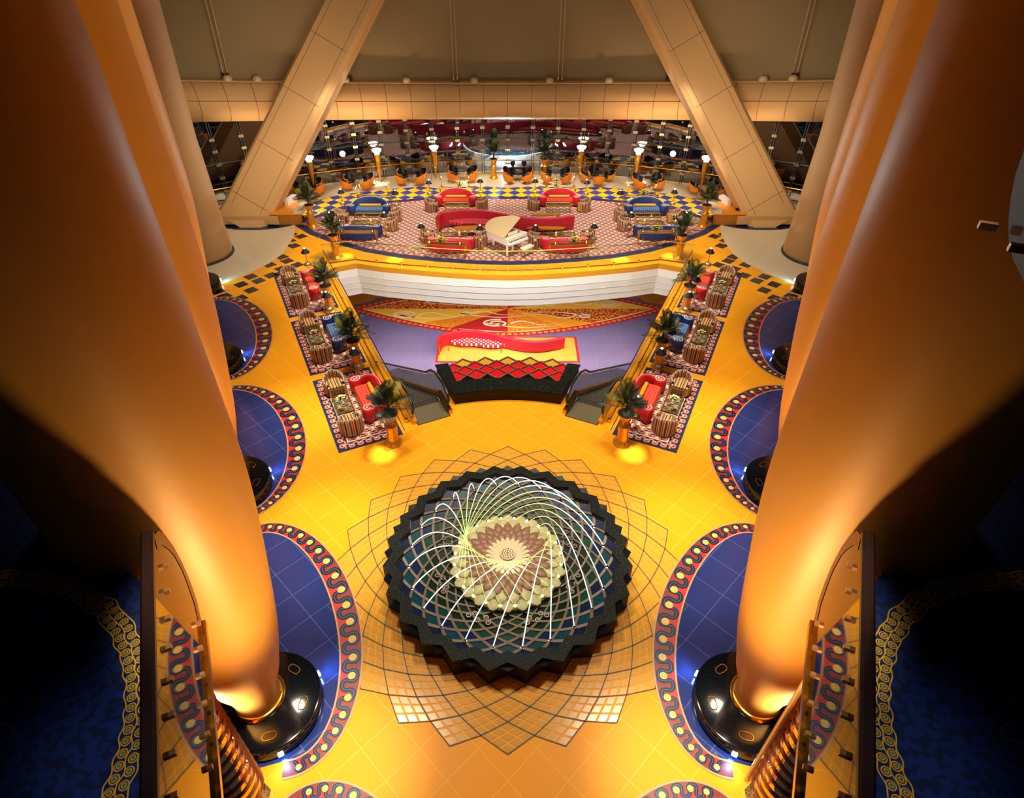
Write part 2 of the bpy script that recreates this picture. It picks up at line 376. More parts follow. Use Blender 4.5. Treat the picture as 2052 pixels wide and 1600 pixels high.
# dark diamond inlays along the side aisles
mb = MB(); h = .60
base = (-12.27, 30.87)
def inpoly(p, poly):
    c = False; j = len(poly) - 1
    for i in range(len(poly)):
        if (poly[i][1] > p[1]) != (poly[j][1] > p[1]) and p[0] < (poly[j][0] - poly[i][0]) * (p[1] - poly[i][1]) / (poly[j][1] - poly[i][1]) + poly[i][0]: c = not c
        j = i
    return c
isl = cc + [(-23.5, 38), (-13.2, 38)]
rail_u = (-.68, -.73)
e1 = (-.325, .375); e2 = (.38, .36)      # half diagonals of one inlay, taken from a neighbouring pair
sq = []
def pq(px): return px
darkc = [(-12.27, 30.87), (-11.85, 30.38), (-12.66, 29.92), (-11.9, 29.45), (-12.95, 31.9), (-12.55, 32.4), (-12.45, 33.0), (-12.6, 33.9), (-13.2, 28.55), (-12.65, 28.1), (-13.4, 27.7), (-12.7, 27.1),
         (-14.3, 27.0), (-13.8, 26.5), (-12.95, 26.3), (-14.75, 26.2), (-13.6, 25.5), (-15.4, 25.4), (-14.5, 25.9), (-11.75, 28.9), (-11.2, 29.9), (-12.2, 28.7), (-14.25, 24.9), (-13.0, 24.9),
         (-13.3, 24.05), (-12.55, 23.3), (-11.9, 22.4), (-15.9, 24.7), (-13.1, 34.6), (-12.2, 35.6), (-11.7, 34.6), (-12.0, 32.3), (-11.95, 33.6)]
for (x, y) in darkc:
    for s in (-1, 1):
        xx = x if s < 0 else -x
        mb.prism([(xx - .40, y - .02), (xx - .02 * s, y - .37), (xx + .40, y + .02), (xx + .02 * s, y + .37)], .001, .0045)
struct(mb.build('floor_dark_inlay', [M('charcoal_tile', '#20242c', .25)]))

# lounge carpet: navy border, scroll band, scalloped field
def offset(poly, d):
    n = len(poly); out = []
    for i in range(n):
        a, b, c = Vector(poly[i - 1]), Vector(poly[i]), Vector(poly[(i + 1) % n])
        t1 = (b - a).normalized(); t2 = (c - b).normalized(); n1 = Vector((-t1.y, t1.x)); n2 = Vector((-t2.y, t2.x)); m = (n1 + n2)
        if m.length < 1e-5: m = n1
        m.normalize(); k = d / max(.5, m.dot(n1)); out.append(tuple(b + m * k))
    return out
def resample(pts, step, closed=False):
    P = [Vector(p) for p in pts] + ([Vector(pts[0])] if closed else []); out = [tuple(P[0])]; acc = 0
    for a, b in zip(P, P[1:]):
        L = (b - a).length; t = step - acc
        while t <= L: out.append(tuple(a + (b - a) * (t / L))); t += step
        acc = L - (t - step)
    return out
def scroll(mb, path, width, pitch, z, mi_line, mi_dot, mi_edge=None, closed=False, lw=.22):
    """running scroll of s-waves with discs along a 2-D path"""
    P = resample(path, pitch / 16, closed); n = len(P); pts = []; dots = []
    for i, p in enumerate(P):
        a = P[max(i - 1, 0)]; b = P[min(i + 1, n - 1)]; dx, dy = b[0] - a[0], b[1] - a[1]; q = hypot(dx, dy) or 1
        t = i * 2 * pi / 16; off = sin(t) * width * .34; sh = sin(2 * t) * pitch * -.13
        pts.append((p[0] - dy / q * off + dx / q * sh, p[1] + dx / q * off + dy / q * sh))
        if i % 16 == 4: dots.append((p[0] + dy / q * width * .06, p[1] - dx / q * width * .06))
    mb.strip(pts, width * lw, z, mi_line)
    for d in dots: mb.disc(d, width * .15, z + .002, mi_dot, 10)
cpt = lof + upf[::-1]
cpt = cpt[:-1] if cpt[0] == cpt[-1] else cpt
carpet = thing('lounge_carpet', 'huge pointed oval lounge carpet with scalloped field and navy border on the upper lounge', 'carpet')
MB().prism(cpt, 0, .02).build('carpet_border', [navy], carpet)
ins = offset(cpt, .42); ins2 = offset(cpt, .80)
MB().prism(ins, .02, .024).build('scroll_band', [M('band_cream', '#d9a592', .85)], carpet)
MB().prism(ins2, .024, .028).build('carpet_field', [carpetfield], carpet)
mb = MB(); scroll(mb, offset(cpt, .6), .42, .62, .027, 0, 1, closed=True); mb.build('carpet_scroll', [M('scroll_red', '#b04038', .8), cream], carpet)

# ---------------- ornamental rings around the columns
rb = M('ring_maroon', '#8a3430', .35, noise=.25, nscale=9); rr_ = M('ring_red', '#c52f2b', .35); wav = M('ring_wave_navy', '#0c1022', .35); tan = M('ring_tan', '#c89a6a', .35); wavb = M('ring_wave_blue', '#3d63a8', .3)
rings = [(10.50, -1.75, 3.77, 2.10, 3.42, 1.52), (18.35, -2.05, 3.72, 2.50, 3.46, 1.86), (26.15, -1.72, 3.70, 2.16, 3.42, 1.46), (2.68, -1.75, 3.77, 2.10, 3.42, 1.52)]
for (s0, t0, ao, bo, ai, bi) in rings:
    for s in (-1, 1):
        A = []; B = []; N = 120
        def ST(a_, t_): return (-.4255 * a_ + .905 * t_, .905 * a_ + .4255 * t_)
        for i in range(N + 1):
            t = R(-101 + 202 * i / N)
            A.append(ST(s0 + ao * sin(t), t0 + bo * cos(t))); B.append(ST(s0 + ai * sin(t), t0 + bi * cos(t)))
        fl_ = [ST(s0 + 3.2, t0 - 1.2), ST(s0 - 3.2, t0 - 1.2)]
        ro = 3.9
        A = [(x * -s, y) for x, y in A]; B = [(x * -s, y) for x, y in B]
        mb = MB()
        fill = B + [(x * -s, y) for x, y in fl_]
        mb.prism(fill, .0065, .010, 0)
        vs = [(x, y, .012) for x, y in A] + [(x, y, .012) for x, y in B]; n1 = len(A)
        fs = [(i, i + 1, n1 + i + 1, n1 + i) for i in range(n1 - 1)]
        if s < 0: fs = [f[::-1] for f in fs]
        mb.add(vs, fs, 1)
        mb.strip(A, .04, .015, 4); mb.strip(B, .04, .015, 4)
        # waves: steps sized to the local band width
        i = 4.0; k = 0; pts = []; wds = []
        C = []
        while i < N - 3:
            j = int(i); wd = hypot(A[j][0] - B[j][0], A[j][1] - B[j][1])
            C.append((i, wd, k)); k += 1
            seg = hypot(A[j][0] - A[j + 1][0], A[j][1] - A[j + 1][1]); i += max(.17, wd * .98) / seg
        for q in range(len(C) - 1):
            i0, w0, k0 = C[q]; i1 = C[q + 1][0]
            for st in range(14):
                f = st / 14; ii = i0 + (i1 - i0) * f; sh = .13 * (i1 - i0) * sin(4 * pi * f)
                jj = max(0, min(N - 1, ii + sh)); j = int(jj); g = jj - j
                a = Vector(A[j]).lerp(Vector(A[j + 1]), g); b = Vector(B[j]).lerp(Vector(B[j + 1]), g)
                m = .5 + .33 * cos(2 * pi * f)
                pts.append(tuple(a.lerp(b, m))); wds.append((a - b).length * .22)
            j = int(i0 + (i1 - i0) * .52); a, b = Vector(A[j]), Vector(B[j]); c = a.lerp(b, .42); wl_ = (a - b).length
            mb.disc(tuple(c), wl_ * .18, .022, 3, 14); mb.spiral(tuple(c), wl_ * .15, .024, 4, 2, wl_ * .022, n=20)
            # red wedge behind the wave
            jb = int(i0); a2, b2 = Vector(A[jb]), Vector(B[jb]); e = Vector(B[int(i1)])
            tri = [tuple(b2), tuple(e), tuple(a.lerp(b, .35))]
            if (Vector(tri[1]) - Vector(tri[0])).cross(Vector(tri[2]) - Vector(tri[0])) < 0: tri = tri[::-1]
            mb.add([(x, y, .0145) for x, y in tri], [(0, 1, 2)], 2)
        mb.strip(pts, wds, .018, 5)
        for d in (.0,):
            pp = []
            for i_, p in enumerate(pts):
                a = pts[max(i_ - 1, 0)]; b = pts[min(i_ + 1, len(pts) - 1)]; dx, dy = b[0] - a[0], b[1] - a[1]; q = hypot(dx, dy) or 1
                pp.append((p[0] - dy / q * wds[i_] * d, p[1] + dx / q * wds[i_] * d))
            mb.strip(pp, [w_ * .16 for w_ in wds], .0195, 6)
        struct(mb.build('floor_ring_border', [nfloor, rb, rr_, yelin, tan, wav, wavb]))

# ---------------- gilded columns on black plinths
PROF = [(.52, .44), (.53, .9), (.72, 1.6), (.98, 2.9), (1.12, 3.9), (1.27, 5.2), (1.39, 6.4), (1.45, 7.4), (1.46, 9), (1.46, 30)]
axes = [(-5.72, 6.78), (-9.06, 13.78), (-12.42, 20.8)]
plinths = [(-5.50, 6.72), (-8.80, 13.65), (-12.1, 20.6), (-15.4, 27.1)]
where = {0: 'nearest the camera', 1: 'second along the aisle', 2: 'third along the aisle', 3: 'on the cream marble by the dark diamonds'}
def smoothprof(p, k=4):
    out = []
    for i in range(len(p) - 1):
        a = p[max(i - 1, 0)]; b = p[i]; c = p[i + 1]; d = p[min(i + 2, len(p) - 1)]
        for t in range(k):
            f = t / k
            def cr(q): return .5 * (2 * b[q] + (c[q] - a[q]) * f + (2 * a[q] - 5 * b[q] + 4 * c[q] - d[q]) * f * f + (3 * b[q] - a[q] - 3 * c[q] + d[q]) * f ** 3)
            out.append((cr(0), b[1] + (c[1] - b[1]) * f))
    return out + [p[-1]]
for i, (x, y) in enumerate(plinths):
    for s in (-1, 1):
        X = x if s < 0 else -x
        pl = thing('column_plinth', 'round black polished granite plinth on the %s, %s' % (SIDE[s], where[i]), 'plinth', (X, y, 0), 0, 'black column plinths')
        MB().lathe([(1.16, 0.008), (1.16, .08), (1.19, .10), (1.19, .38), (1.17, .42), (1.12, .44), (0.01, .44)], n=64).build('plinth_drum', graniteD, pl, True)
        for a in (60, -5, -70, 125):
            t = R(a if s < 0 else 180 - a); c = (cos(t) * .84, sin(t) * .84)
            pts = []
            for k in range(20):
                q = 2 * pi * k / 20; ax = (abs(cos(q)) ** .6) * (1 if cos(q) > 0 else -1) * .15; ay = (abs(sin(q)) ** .8) * (1 if sin(q) > 0 else -1) * .085
                pts.append((c[0] + ax * -sin(t) - ay * cos(t), c[1] + ax * cos(t) - ay * sin(t), .445))
            MB().tube(pts, .012, 6, close=True).build('brass_oval', gold, pl)
        # blue uplights at the kerb of the plinth
        for a in (-62, 38):
            t = R(a if s < 0 else 180 - a)
            o = MB().box((cos(t) * 1.21, sin(t) * 1.21, .2), (.05, .11, .09), 0, t).build('blue_light_fitting', blueglow, pl)
            lamp('SPOT', 'plinth_light', (X + cos(t) * 1.27, y + sin(t) * 1.27, .34), 26, (.12, .5, 1), (X + cos(t) * 1.75, y + sin(t) * 1.75, 0), spot_size=R(110), spot_blend=1, shadow_soft_size=.04)
for i, (x, y) in enumerate(axes):
    for s in (-1, 1):
        X = x if s < 0 else -x
        c = thing('gilded_column', 'tall flared gold painted column on the %s, %s' % (SIDE[s], where[i]), 'column', (X, y, 0), 0, 'gold painted columns')
        MB().lathe(smoothprof([(r, z) for r, z in PROF]), n=72, caps=False).build('shaft', colgold, c, True)
        MB().lathe([(.50, .44), (.60, .44), (.61, .48), (.58, .52), (.53, .54)], n=48).build('base_ring', gold, c, True)
        if i == 0: MB().tube([(1.49 * cos(q), 1.49 * sin(q), 7.14) for q in [R(a_) for a_ in (range(110, 285, 5) if s < 0 else range(-105, 75, 5))]], .05, 8).build('floor_ring', gold, c, True)
        if False: MB().lathe([(1.44, 7.09), (1.54, 7.10), (1.54, 7.16), (1.49, 7.19), (1.45, 7.24)], n=48, caps=False).build('floor_ring', gold, c, True)
# cream columns in the far corners
for s in (-1, 1):
    X = 17.1 * s
    c = thing('cream_column', 'smooth cream column with dark foot line in the far %s corner' % SIDE[s], 'column', (X, 31.2, 0), 0, 'cream corner columns')
    MB().lathe([(1.75, 0.01), (1.8, .3), (1.72, 2), (1.65, 6), (1.8, 12), (2.0, 26)], n=64, caps=False, sx=1.1).build('shaft', creamwall, c, True)
    MB().lathe([(1.77, 0.008), (1.86, .01), (1.85, .09), (1.78, .1)], n=64, sx=1.1).build('foot_line', M('dark_skirting', '#3a3638', .4), c, True)

# wing walls closing the lobby behind the columns
for s in (-1, 1):
    a0 = (-9.5 * -s, 1.0); mb = MB()
    pts = [(13.5, -3), (14.5, 10), (18, 20), (21.5, 30), (23.5, 38.5)]
    for (x0, y0), (x1, y1) in zip(pts, pts[1:]):
        mb.add([(x0 * s, y0, -.3), (x1 * s, y1, -.3), (x1 * s, y1, 30), (x0 * s, y0, 30)], [(0, 1, 2, 3) if s > 0 else (3, 2, 1, 0)])
        mb.add([((x0 + .3) * s, y0, -.3), ((x1 + .3) * s, y1, -.3), ((x1 + .3) * s, y1, 30), ((x0 + .3) * s, y0, 30)], [(3, 2, 1, 0) if s > 0 else (0, 1, 2, 3)])
    struct(mb.build('wall_' + SIDE[s], [M('wing_wall', '#241c14', .8)]))

# ---------------- facade: glass bays, tube beam, sail membrane
bays = 26; A0, A1 = -41, 41
def gz(y): return 3.66 + (44.9 - y) * .235
for k in range(bays):
    a, b = R(A0 + (A1 - A0) * k / bays), R(A0 + (A1 - A0) * (k + 1) / bays)
    p, q = garc(a), garc(b); zt, zq = gz(p[1]), gz(q[1])
    o = MB().add([(p[0], p[1], 0), (q[0], q[1], 0), (q[0], q[1], zq + .3), (p[0], p[1], zt + .3)], [(0, 1, 2, 3)]).build('window_%d' % (k + 1), gm_wall); struct(o)
    dx, dy = q[0] - p[0], q[1] - p[1]; L = hypot(dx, dy); nx, ny = dy / L, -dx / L
    f = MB()
    for w_ in (-.07, .07):
        f.tube([(p[0] + nx * .16 + dx / L * w_, p[1] + ny * .16 + dy / L * w_, 0.0), (p[0] + nx * .16 + dx / L * w_, p[1] + ny * .16 + dy / L * w_, zt + .2)], .022, 6)
    f.tube([(p[0] + nx * .03, p[1] + ny * .03, 2.35), (q[0] + nx * .03, q[1] + ny * .03, 2.35)], .02, 6)
    f.build('mullion', M('steel_mullion', '#5d6660', .35, .8), o)
    f = MB()
    for z_ in (.7, 1.5, 2.3, 3.1, 3.8):
        f.box((p[0] + nx * .13, p[1] + ny * .13, z_), (.30, .10, .15), 0, atan2(dy, dx))
    f.build('glass_clamp', M('clamp_metal', '#a89878', .35, .7), o)
# frame rail
mb = MB(); pr_ = [garc(R(A0 + (A1 - A0) * k / 60)) for k in range(61)]
inn = [(GC[0] + (GR - .45) * sin(R(A0 + (A1 - A0) * k / 60)), GC[1] + (GR - .45) * cos(R(A0 + (A1 - A0) * k / 60))) for k in range(61)]
rail = thing('terrace_guard_rail', 'long slim brass guard rail along the foot of the glass facade', 'railing')
MB().tube([(x, y, 1.0) for x, y in inn], .035, 8).build('top_rail', gold, rail, True)
for k in range(0, 61, 3):
    MB().tube([(inn[k][0], inn[k][1], 0.005), (inn[k][0], inn[k][1], 1.0)], .018, 6).build('post', chrome, rail)
struct(MB().tube([(x, y, .05) for x, y in [(GC[0] + (GR - .1) * sin(R(A0 + (A1 - A0) * k / 60)), GC[1] + (GR - .1) * cos(R(A0 + (A1 - A0) * k / 60))) for k in range(61)]], .06, 6).build('baseboard_facade', M('pale_sill', '#d8c7a4', .4)))
# tube beam with joints
NB = 30; rt = 1.16; mb = MB(); rings_ = []
def tz(y): return 4.80 + (44.9 - y) * .215
for k in range(NB * 3 + 1):
    a = R(-44 + 88 * k / (NB * 3)); p = garc(a); n = (sin(a), cos(a)); zc = tz(p[1])
    rings_.append([(p[0] + n[0] * rt * cos(q), p[1] + n[1] * rt * cos(q), zc + rt * sin(q)) for q in [2 * pi * j / 32 for j in range(32)]])
tb = mb.loft(rings_).build('beam_tube', [creamwall], None, True); struct(tb)
js = MB()
for k in range(0, NB * 3 + 1, 3):
    a = R(-44 + 88 * k / (NB * 3)); p = garc(a); n = (sin(a), cos(a)); zc = tz(p[1]); r2 = rt + .004
    js.tube([(p[0] + n[0] * r2 * cos(q), p[1] + n[1] * r2 * cos(q), zc + r2 * sin(q)) for q in [R(90 + 8 * j) for j in range(24)]], .014, 4)
js.tube([(GC[0] + (GR - rt * cos(R(8)) - .004) * sin(R(-44 + k * 2)), GC[1] + (GR - rt * cos(R(8)) - .004) * cos(R(-44 + k * 2)), tz(garc(R(-44 + k * 2))[1]) + rt * sin(R(8))) for k in range(45)], .014, 4)
struct(js.build('beam_joint', [seam], tb))
# conduit on top of the tube, dome fittings
mb = MB().tube([(GC[0] + (GR - .55) * sin(R(-44 + k * 2)), GC[1] + (GR - .55) * cos(R(-44 + k * 2)), tz(garc(R(-44 + k * 2))[1]) + 1.12) for k in range(45)], .05, 6)
mb.build('roof_pipe', rodm, None, False, label='thin cream pipe running along the top of the big tube beam', category='pipe')
mb = MB()
for a in (-31.5, -28.5, -19, -12, -4, 5, 12, 20, 29, 32):
    p = (GC[0] + (GR - .35) * sin(R(a)), GC[1] + (GR - .35) * cos(R(a)))
    o = MB().lathe([(.28, 0), (.28, .1), (.22, .22), (.1, .28), (.01, .29)], (0, 0, 0), 20).build('dome_fitting', M('dome_plastic', '#c8ab80', .4), None, True)
    o.location = (p[0], p[1], tz(p[1]) + 1.08)
    o['label'] = 'small cream dome fitting on top of the tube beam, %s' % ('%s %s the centre line' % (['first', 'second', 'third', 'fourth', 'fifth'][sorted([abs(b) for b in (-31.5, -28.5, -19, -12, -4, 5, 12, 20, 29, 32) if (b < 0) == (a < 0)]).index(abs(a))], 'left of' if a < 0 else 'right of'))
    o['category'] = 'fitting'; o['group'] = 'dome fittings on the tube beam'
# membrane
mb = MB(); Nm = 24; rows = [(0, 1.0), (.5, 6), (2.5, 18), (6, 32)]
rr2 = []
for d, dz in rows:
    rr2.append([(GC[0] + (GR + .35 + d) * sin(R(-50 + 100 * k / Nm)), GC[1] + (GR + .35 + d) * cos(R(-50 + 100 * k / Nm)), min(6.6, tz(garc(R(-50 + 100 * k / Nm))[1])) + dz) for k in range(Nm + 1)])
mb.loft(rr2[::-1], 0, False, False)
struct(mb.build('wall_membrane', [sail], None, True))
sm = MB()
for dz in (6.4, 9.0):
    sm.tube([(GC[0] + (GR + .3 + (dz - 1) * .09) * sin(R(-50 + k * 5)), GC[1] + (GR + .3 + (dz - 1) * .09) * cos(R(-50 + k * 5)), min(6.6, tz(garc(R(-50 + k * 5))[1])) + dz) for k in range(21)], .012, 4)
struct(sm.build('wall_membrane_seam', [M('membrane_seam', '#7a6648', .8)]))
cx_ = [-31.5, -18.5, -6.2, 6.2, 18.8, 32.0]
nm = ['far left, behind the left column', 'left of the left diagonal beam', 'left of centre', 'right of centre', 'right of the right diagonal beam', 'far right']
nm = ['outermost on the left', 'second from the left', 'third from the left', 'third from the right', 'second from the right', 'outermost on the right']
for a, n_ in zip(cx_, nm):
    c = thing('cable_pair', 'pair of thin vertical cream tie rods on the membrane, %s' % n_, 'cable', (0, 0, 0), 0, 'tie rod pairs before the membrane')
    for d in (-.22, .22):
        p = (GC[0] + (GR - .1) * sin(R(a + d)), GC[1] + (GR - .1) * cos(R(a + d))); z0 = tz(p[1]) + 1.165
        MB().tube([(p[0], p[1], z0), (p[0] + .1 * d, p[1] + .6, 24)], .03, 6).build('rod', rodm, c)
        MB().box((p[0], p[1] - .02, z0 + .15), (.14, .12, .34), bev=.02).build('clevis', dbronze, c)

# diagonal box beams
for s in (-1, 1):
    c = thing('diagonal_beam', 'giant cream panelled box beam leaning in from the %s' % SIDE[s], 'beam', (0, 0, 0), 0, 'leaning box beams')
    B0 = Vector((-15.55, 35.3, .85)); T0 = Vector((-8.1, 41.3, 12.0)); dr = (T0 - B0); T1 = T0 + dr * .9
    dn = dr.normalized(); wv = (Vector((1, 0, 0)) - dn * dn.x).normalized(); dv = dn.cross(wv).normalized()
    if dv.y < 0: dv = -dv
    def rg(P, hw=1.36, dp=.95, ch=.22):
        return [tuple(P + wv * x + dv * y) for x, y in ((-hw, ch), (-hw + ch, 0), (hw - ch, 0), (hw, ch), (hw, dp), (-hw, dp))]
    foot = B0 - dn * .55
    def MX(l): return [(p[0] * -s, p[1], p[2]) for p in l]
    ringsb = [rg(B0 - dn * 1.0, 1.5), rg(B0, 1.42), rg(T0), rg(T1)]
    MB().loft([MX(r) for r in ringsb]).build('beam_casing', [creamwall], c)
    j = MB()
    for xx in (-.86, .86):
        j.tube(MX([tuple(B0 + wv * xx - dv * .004), tuple(T1 + wv * xx - dv * .004)]), .013, 4)
    for t in (.045, .27, .5, .73, .96, 1.2):
        P = B0 + dr * t - dv * .004; j.tube(MX([tuple(P - wv * 1.14), tuple(P + wv * 1.14)]), .015, 4)
    j.build('panel_joint', [seam], c)
    # foot bracket under the beam
    MB().prism([(x * -s, y) for x, y in [(-17.45, 35.05), (-13.6, 35.05), (-13.9, 35.7), (-16.7, 35.9)]][::(1 if s < 0 else -1)], .12, .62).build('foot_block', [creamwall], c)
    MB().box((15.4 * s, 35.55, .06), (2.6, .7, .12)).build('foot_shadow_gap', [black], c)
    # dark blue glossy pool around the foot
    pts = [(-15.2 + 2.75 * cos(q), 36.1 + 1.62 * sin(q)) for q in [2 * pi * k / 48 for k in range(48)]]
    struct(MB().prism([(x * -s, y) for x, y in pts][::(1 if s < 0 else -1)], .006, .014).build('floor_blue_oval', [M('blue_polished_granite', '#18223f', .08)]))

# desks at the foot of the diagonal beams
for s in (-1, 1):
    d = thing('reception_desk', 'low desk with orange top and marble front wrapped round the foot of the %s beam' % SIDE[s], 'desk', (0, 0, 0), 0, 'desks at the beam feet')
    def X(l): return [(x * -s, y) for x, y in l][::(1 if s < 0 else -1)]
    MB().prism(X([(-14.0, 35.25), (-12.3, 35.25), (-12.62, 36.45), (-13.6, 37.6)]), .012, .68).build('desk_body', [M('honey_wood', '#b4701e', .35)], d)
    MB().prism(X([(-14.1, 35.1), (-12.15, 35.1), (-12.42, 36.55), (-13.6, 37.75)]), .68, .74).build('desk_top', [M('orange_wood_top', '#df8a1e', .3)], d)
    MB().prism(X([(-12.62, 35.1), (-12.1, 35.1), (-12.02, 36.6), (-12.55, 36.45)]), .741, .95).build('marble_counter', [creamfl], d)
    MB().prism(X([(-13.55, 36.5), (-13.3, 36.4), (-13.0, 37.3), (-13.25, 37.4)]), .741, 1.12).build('screen_panel', [white], d)
    if s > 0:
        k = thing('telephone', 'small black telephone on the desk at the right beam foot', 'telephone', (13.75, 35.7, .742), .4)
        MB().box((0, 0, .04), (.26, .22, .07), 0, 0, .015).build('phone_body', black, k)
        MB().tube([(-.14, .0, .11), (-.1, 0, .125), (.1, 0, .125), (.14, 0, .11)], .028, 8).build('handset', black, k)

# ---------------- well: fascia, lower level
base_f = fas
bands = 4; bh = .41; rec = .10
for k in range(bands):
    mb = MB(); z1 = -.3 - bh * k; z0 = z1 - bh; d = rec * k
    def off(p, e):
        return (p[0] * (1 + .004 * e), p[1] + d + e)
    P = [off(p, 0) for p in base_f]; Q = [off(p, .35) for p in base_f]
    loop = P + Q[::-1]
    mb.prism(loop, z0, z1)
    fo = mb.build('wall_well_fascia', [M('white_plaster_fascia', '#f8f0e2', .5)]); struct(fo)
    # blue-grey paints in the shade below each band as a thin lip
    shade_line = MB().tube([(p[0], p[1] + .0, z0) for p in P], .016, 6); shade_line.build('fascia_shade_line', [M('blue_grey_shade', '#c4d4dc', .5)], fo)
struct(MB().prism([wl[0], wl[1], (wl[1][0] - .25, wl[1][1]), (wl[0][0] - .25, wl[0][1])], -6.7, -.3).build('wall_well_left', [M('well_wall', '#d9c9a0', .6)]))
struct(MB().prism([(-x, y) for x, y in [wl[0], wl[1], (wl[1][0] - .25, wl[1][1]), (wl[0][0] - .25, wl[0][1])]], -6.7, -.3).build('wall_well_right', [_M['well_wall']]))
ZL = -6.7
struct(MB().prism([(-26, 18), (26, 18), (26, 52), (-26, 52)], ZL - .2, ZL).build('floor_lower', [lilac]))
struct(MB().prism([(-26, 38.5), (26, 38.5), (26, 52), (-26, 52)], ZL + .001, ZL + .004).build('floor_lower_amber', [lowfl]))
for s in (-1, 1):
    struct(MB().prism([(9.6 * s, 38.0), (26 * s, 31), (26 * s, 39), (9 * s, 39)][::(1 if s > 0 else -1)], ZL + .004, ZL + .006).build('floor_lower_corner', [lowfl]))
struct(MB().box((0, 52, -3.62), (52, .3, 6.1)).build('wall_lower_back', [M('lower_back_wall', '#8a4c1c', .6)]))
# lower carpet
lc = thing('star_carpet', 'large leaf-shaped star carpet in orange and red on the lower floor', 'carpet', (0, 36.9, ZL))
LW, LH = 11.2, 3.5
def lens(kx, ky, n=40):
    up_ = []
    for i in range(n + 1):
        t = -1 + 2 * i / n; up_.append((t * LW * kx, (1 - abs(t) ** 1.7) * LH * ky))
    return up_
def lensloop(kx, ky): u_ = lens(kx, ky); return [(x, -y) for x, y in u_] + [(x, y) for x, y in u_[::-1]][1:-1]
cr = M('carpet_crimson', '#b81a24', .8); co_ = M('carpet_orange', '#e08a1a', .8, noise=.15, nscale=30); ca = M('carpet_amber', '#f0a81e', .8, noise=.12, nscale=30); cy = M('carpet_yellow', '#f6cf4a', .8, noise=.08, nscale=20)
MB().prism(lensloop(1, 1), .004, .02).build('carpet_edge', [cr], lc)
mb = MB()
P = [(x, y) for x, y in lensloop(.955, .93)]; PP = resample(P, .20, True)
for i in range(1, len(PP) - 1, 2):
    q = PP[i]
    mb.spiral(q, .15, .024, 0, 1.6, .035, n=16, dirn=1 if i % 4 == 1 else -1)
mb.build('carpet_scrolls', [cy], lc)
MB().prism(lensloop(.90, .86), .02, .024).build('cream_stripes', [M('carpet_cream', '#f5e2b0', .8)], lc)
mb = MB()   # purple wave lines along the inner edge
for sy in (-1, 1):
    for sx in (-1, 1):
        pts = [(sx * t * LW * .88, sy * (1 - t ** 1.5) * LH * .80 + sy * .10 * sin(t * 12)) for t in [i / 30 for i in range(31)]]
        mb.strip(pts, [.16 * sin(pi * (i / 30)) + .03 for i in range(31)], .027, 0)
mb.build('purple_lines', [M('carpet_purple', '#5a55a6', .8)], lc)
# star sectors: 8 kite pieces alternating patterned and plain
def vor(name, a, b, scale, th):
    g = NG(name, .8); v = g.nt.nodes.new('ShaderNodeTexVoronoi'); v.feature = 'DISTANCE_TO_EDGE'; v.inputs['Scale'].default_value = scale
    g.nt.links.new(g.vec, v.inputs['Vector']); return g.out(g.mix(g.f('LESS_THAN', v.outputs['Distance'], th), a, b))
pr_red = vor('carpet_red_mosaic', '#f0c23a', '#b0242a', 5, .14); pr_or = vor('carpet_orange_mosaic', '#f2a01c', '#d8741c', 6, .1)
rim = [(-10.0, 0), (-5.6, 1.85), (-3.6, 2.6), (0, 2.95), (3.6, 2.6), (5.6, 1.85), (10.0, 0), (5.6, -1.85), (3.7, -2.5), (0, -3.0), (-3.7, -2.5), (-5.6, -1.85)]
mats8 = [(0, 1, pr_red), (1, 2, co_), (2, 3, pr_or), (3, 4, cr), (4, 5, co_), (5, 6, cy), (6, 7, pr_red), (7, 8, ca), (8, 9, pr_or), (9, 10, cr), (10, 11, pr_or), (11, 12, cy)]
for a, b, m_ in mats8:
    tri = [(0, 0), rim[a], rim[b % 12]]
    if (tri[1][0] * tri[2][1] - tri[1][1] * tri[2][0]) < 0: tri = [tri[0], tri[2], tri[1]]
    MB().prism(tri, .024, .030).build('star_panel', [m_], lc)
mb = MB()   # white and yellow flourishes
for (c, r_, tn, dr_) in (((-6.9, -.75), .62, 2, 1), ((6.9, .75), .62, 2, 1), ((-.75, -1.9), .6, 1.8, -1), ((.75, 1.9), .6, 1.8, -1), ((5.1, -1.0), .38, 1.5, 1), ((-5.1, 1.0), .38, 1.5, -1), ((-2.9, -.6), .3, 1.3, -1), ((2.9, .6), .3, 1.3, 1)):
    pts = [(c[0] + r_ * (.15 + .85 * t / 40) * cos(dr_ * 2 * pi * tn * t / 40) * 1.6, c[1] + r_ * (.15 + .85 * t / 40) * sin(dr_ * 2 * pi * tn * t / 40) * .8) for t in range(41)]
    mb.strip(pts, .15, .036, 0)
    sg = 1 if c[0] < 0 else -1
    mb.strip([(c[0] + sg * (r_ * 1.6 + t * .16), c[1] + .25 * sin(t * .35) * sg) for t in range(20)], [.15 * (1 - t / 21) for t in range(20)], .036, 0)
    mb.strip([(c[0] - sg * (r_ * 1.2) + sg * t * .28, c[1] - .55 * sg * sin(t * .16)) for t in range(20)], [.13 * (1 - t / 22) for t in range(20)], .036, 0)
mb.build('flourishes', [M('carpet_white_flourish', '#fbf0c8', .8)], lc)
# mat with the lower sofa
mt = thing('sofa_mat', 'yellow rectangular mat with red edge under the lower s-shaped sofa', 'mat', (0, 31.9, ZL))
MB().box((0, 0, .012), (8.8, 2.9, .016)).build('mat_edge', [cr], mt)
MB().box((0, 0, .024), (8.5, 2.62, .010)).build('mat_field', [M('mat_yellow', '#d8a444', .8, noise=.15, nscale=30)], mt)
